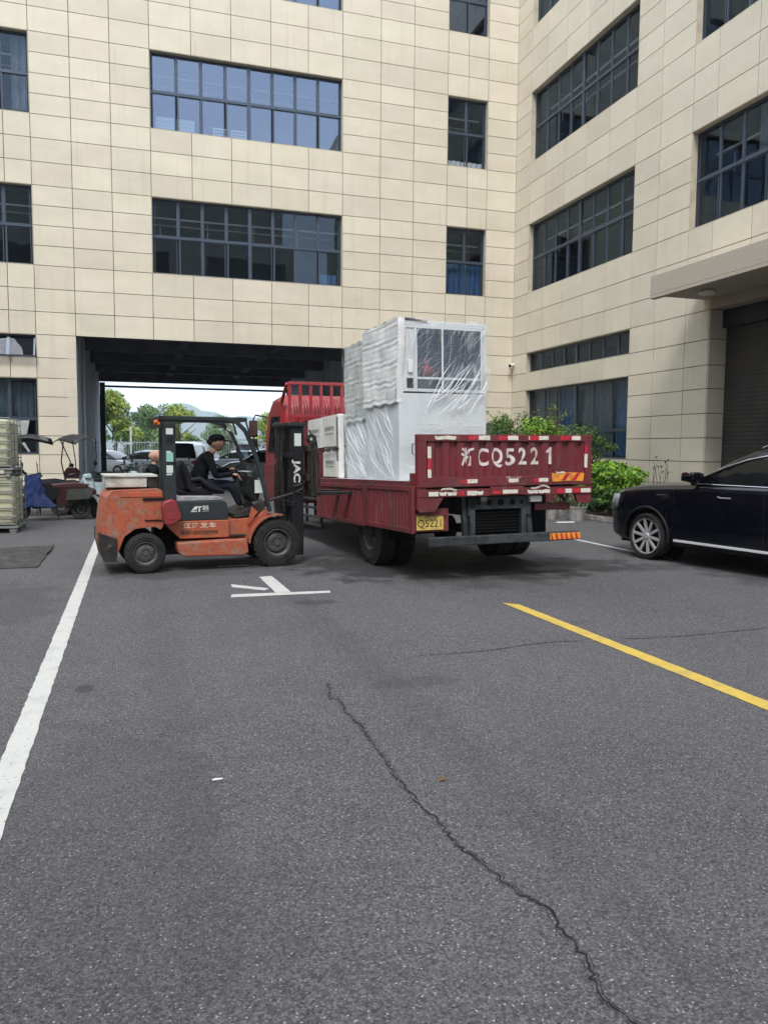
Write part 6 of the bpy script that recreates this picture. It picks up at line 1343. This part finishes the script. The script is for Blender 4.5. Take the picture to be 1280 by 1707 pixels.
small_car('silver saloon parked between the raised hatchback and the white van', .7, 46.5, R(150), 'car_silver')
small_car('white van with a dark rear window beyond the bald man', 3.0, 47.0, R(75), 'car_white', van=True)
small_car('silver car seen through the forklift guard behind its seat', 6.3, 50.5, R(170), 'car_silver')
small_car('white car parked farther back behind the driver', 9.5, 53.5, R(165), 'car_white')
small_car('pale saloon seen between the driver and the mast', 9.6, 46.5, R(160), 'car_silver')
small_car('white car nearest the passage, seen below the windscreen of the forklift', 6.2, 38.5, R(172), 'car_white', suv=.15)
small_car('dark green car in the back row of the car park', 12.5, 57, R(172), 'car_dark')
small_car('white car parked by the front of the truck', 13.0, 50, R(170), 'car_white')
def tree(label, x, y, h, w, mats, seed, low=.25, n=5200):
    t = thing('tree', label, 'tree', (x, y, 0), group='trees beyond the car park'); rr = random.Random(seed)
    b = MB(); b.tube([(0, 0, 0), (.06*w, 0, h*.3), (0, .04*w, h*.62)], [h*.026, h*.02, h*.01], 9); tk = b.build('trunk', MT['bark'], t, smooth=60)
    for k in range(6):
        a = rr.uniform(0, 6.28); b = MB(); z0 = h*rr.uniform(.25, .5); b.tube([(0, 0, z0), (math.cos(a)*w*.22, math.sin(a)*w*.22, z0+h*.14), (math.cos(a)*w*.38, math.sin(a)*w*.38, z0+h*.24)], [h*.01, h*.007, h*.003], 6); b.build('limb', MT['bark'], tk)
    bl = []
    for k in range(26):
        a = rr.uniform(0, 6.28); v = rr.random(); rad = w*.40*math.sqrt(rr.random())*(1-.55*max(0, v-.35)/.65); bl.append((math.cos(a)*rad, math.sin(a)*rad, h*(low+(.97-low)*v)-w*.06, w*rr.uniform(.10, .19), .8, 0 if v > .45 else rr.choice([0, 1])))
    crown('crown', t, bl, n, h*.045, mats, seed)
Y_, F_, D_ = ['leaf_yellow', 'leaf_mid', 'leaf_far'], ['leaf_far', 'leaf_mid', 'leaf_dark'], ['leaf_mid', 'leaf_dark', 'leaf_far']
tree('tall yellow-green tree at the left edge of the passage view', -1.7, 66, 6.2, 4.6, Y_, 1, low=.12, n=7000)
tree('darker green tree beyond the gap left of the forklift', 2.0, 84, 6.2, 5.5, F_, 2, low=.1)
tree('yellow-green tree right behind the forklift rear pillar', 3.6, 70, 5.4, 4.0, Y_, 3, low=.12, n=6500)
tree('small round green tree left of the white van', .6, 92, 6.0, 5.0, D_, 4, low=.1)
tree('young yellow-green tree seen above the driver', 12.4, 76, 5.2, 4.4, Y_, 5, low=.3)
tree('slim yellow-green tree next to the truck mirror', 16.2, 66, 5.6, 3.0, Y_, 6, low=.1)
tree('green tree far behind the right-hand cars', 10.0, 98, 5.6, 5.5, F_, 7, low=.15)
# fence, lamp post, shelter
MT['fence'] = mat('fence_metal', (.30, .33, .36), .6)
t = thing('railing_fence', 'thin grey railing fence along the back of the car park', 'fence', (-10, 62, 0)); b = MB(); b.box(0, 34, -.03, .03, 1.95, 2.0); b.box(0, 34, -.03, .03, .3, .35); b.build('rail', MT['fence'], t, stuff=True)
_b = MB().box(-.012, .012, -.012, .012, 0, 2.1).build('bar', MT['fence'], t); _me = _b.data
for i in range(1, 150): inst('bar', _me, t, (5+.19*i, 0, 0))
for i in range(12): b = MB(); b.box(i*3-.04, i*3+.04, -.04, .04, 0, 2.25); b.build('post', MT['fence'], t)
t = thing('lamp_post', 'white lamp post in front of the yellow-green tree', 'post', (-.25, 55, 0)); b = MB(); b.tube([(0, 0, 0), (0, 0, 3.0)], .06, 10); b.build('pole', MT['white'], t, smooth=50); b = MB(); b.box(-.5, .12, -.06, .06, 1.8, 1.88); b.build('arm', MT['white'], t, bevel=.02)
t = thing('shelter', 'small flat-roofed shelter in front of the railing fence', 'shelter', (8.2, 60.5, 0)); b = MB(); b.box(-1.1, 1.1, -.6, .6, 2.15, 2.3); b.build('roof', MT['fence'], t)
for x in (-1, 1): b = MB(); b.box(x-.05, x+.05, -.5, -.4, 0, 2.15); b.build('post', MT['fence'], t)
b = MB(); b.box(-.9, .9, .4, .5, .4, 1.9); b.build('back_panel', MT['lamp'], t)
# distant hill
MT['hill'] = mat('hill_forest', (.07, .10, .07), .95, col2=(.05, .075, .05), scale=.02)
b = MB(); vs = []; n = 60
for j, (y, k) in enumerate(((1500, 0), (1620, .45), (1800, .85), (2050, 1.0), (2400, .8))):
    for i in range(n+1): x = -500+i*27; vs.append((x, y, max(-1, k*(100*math.exp(-((x-60)/300)**2)+45*math.exp(-((x-650)/330)**2)+9*math.sin(i*.9)+6*math.sin(i*2.3)))))
b.add(vs, [(j*(n+1)+i, j*(n+1)+i+1, (j+1)*(n+1)+i+1, (j+1)*(n+1)+i) for j in range(4) for i in range(n)]); struct(b.build('hill', MT['hill'], smooth=80))

MT['haze'] = bpy.data.materials.new('haze_air'); MT['haze'].use_nodes = True
_n = MT['haze'].node_tree; _n.nodes.remove(_n.nodes['Principled BSDF']); _v = _n.nodes.new('ShaderNodeVolumePrincipled'); _v.inputs['Color'].default_value = (.82, .90, 1, 1); _v.inputs['Density'].default_value = .00045; _v.inputs['Anisotropy'].default_value = .2
_n.links.new(_v.outputs[0], _n.nodes['Material Output'].inputs['Volume'])
b = MB(); b.box(-1520, 2220, -220, 2620, -1, 190); o = b.build('haze', MT['haze']); o['kind'] = 'stuff'
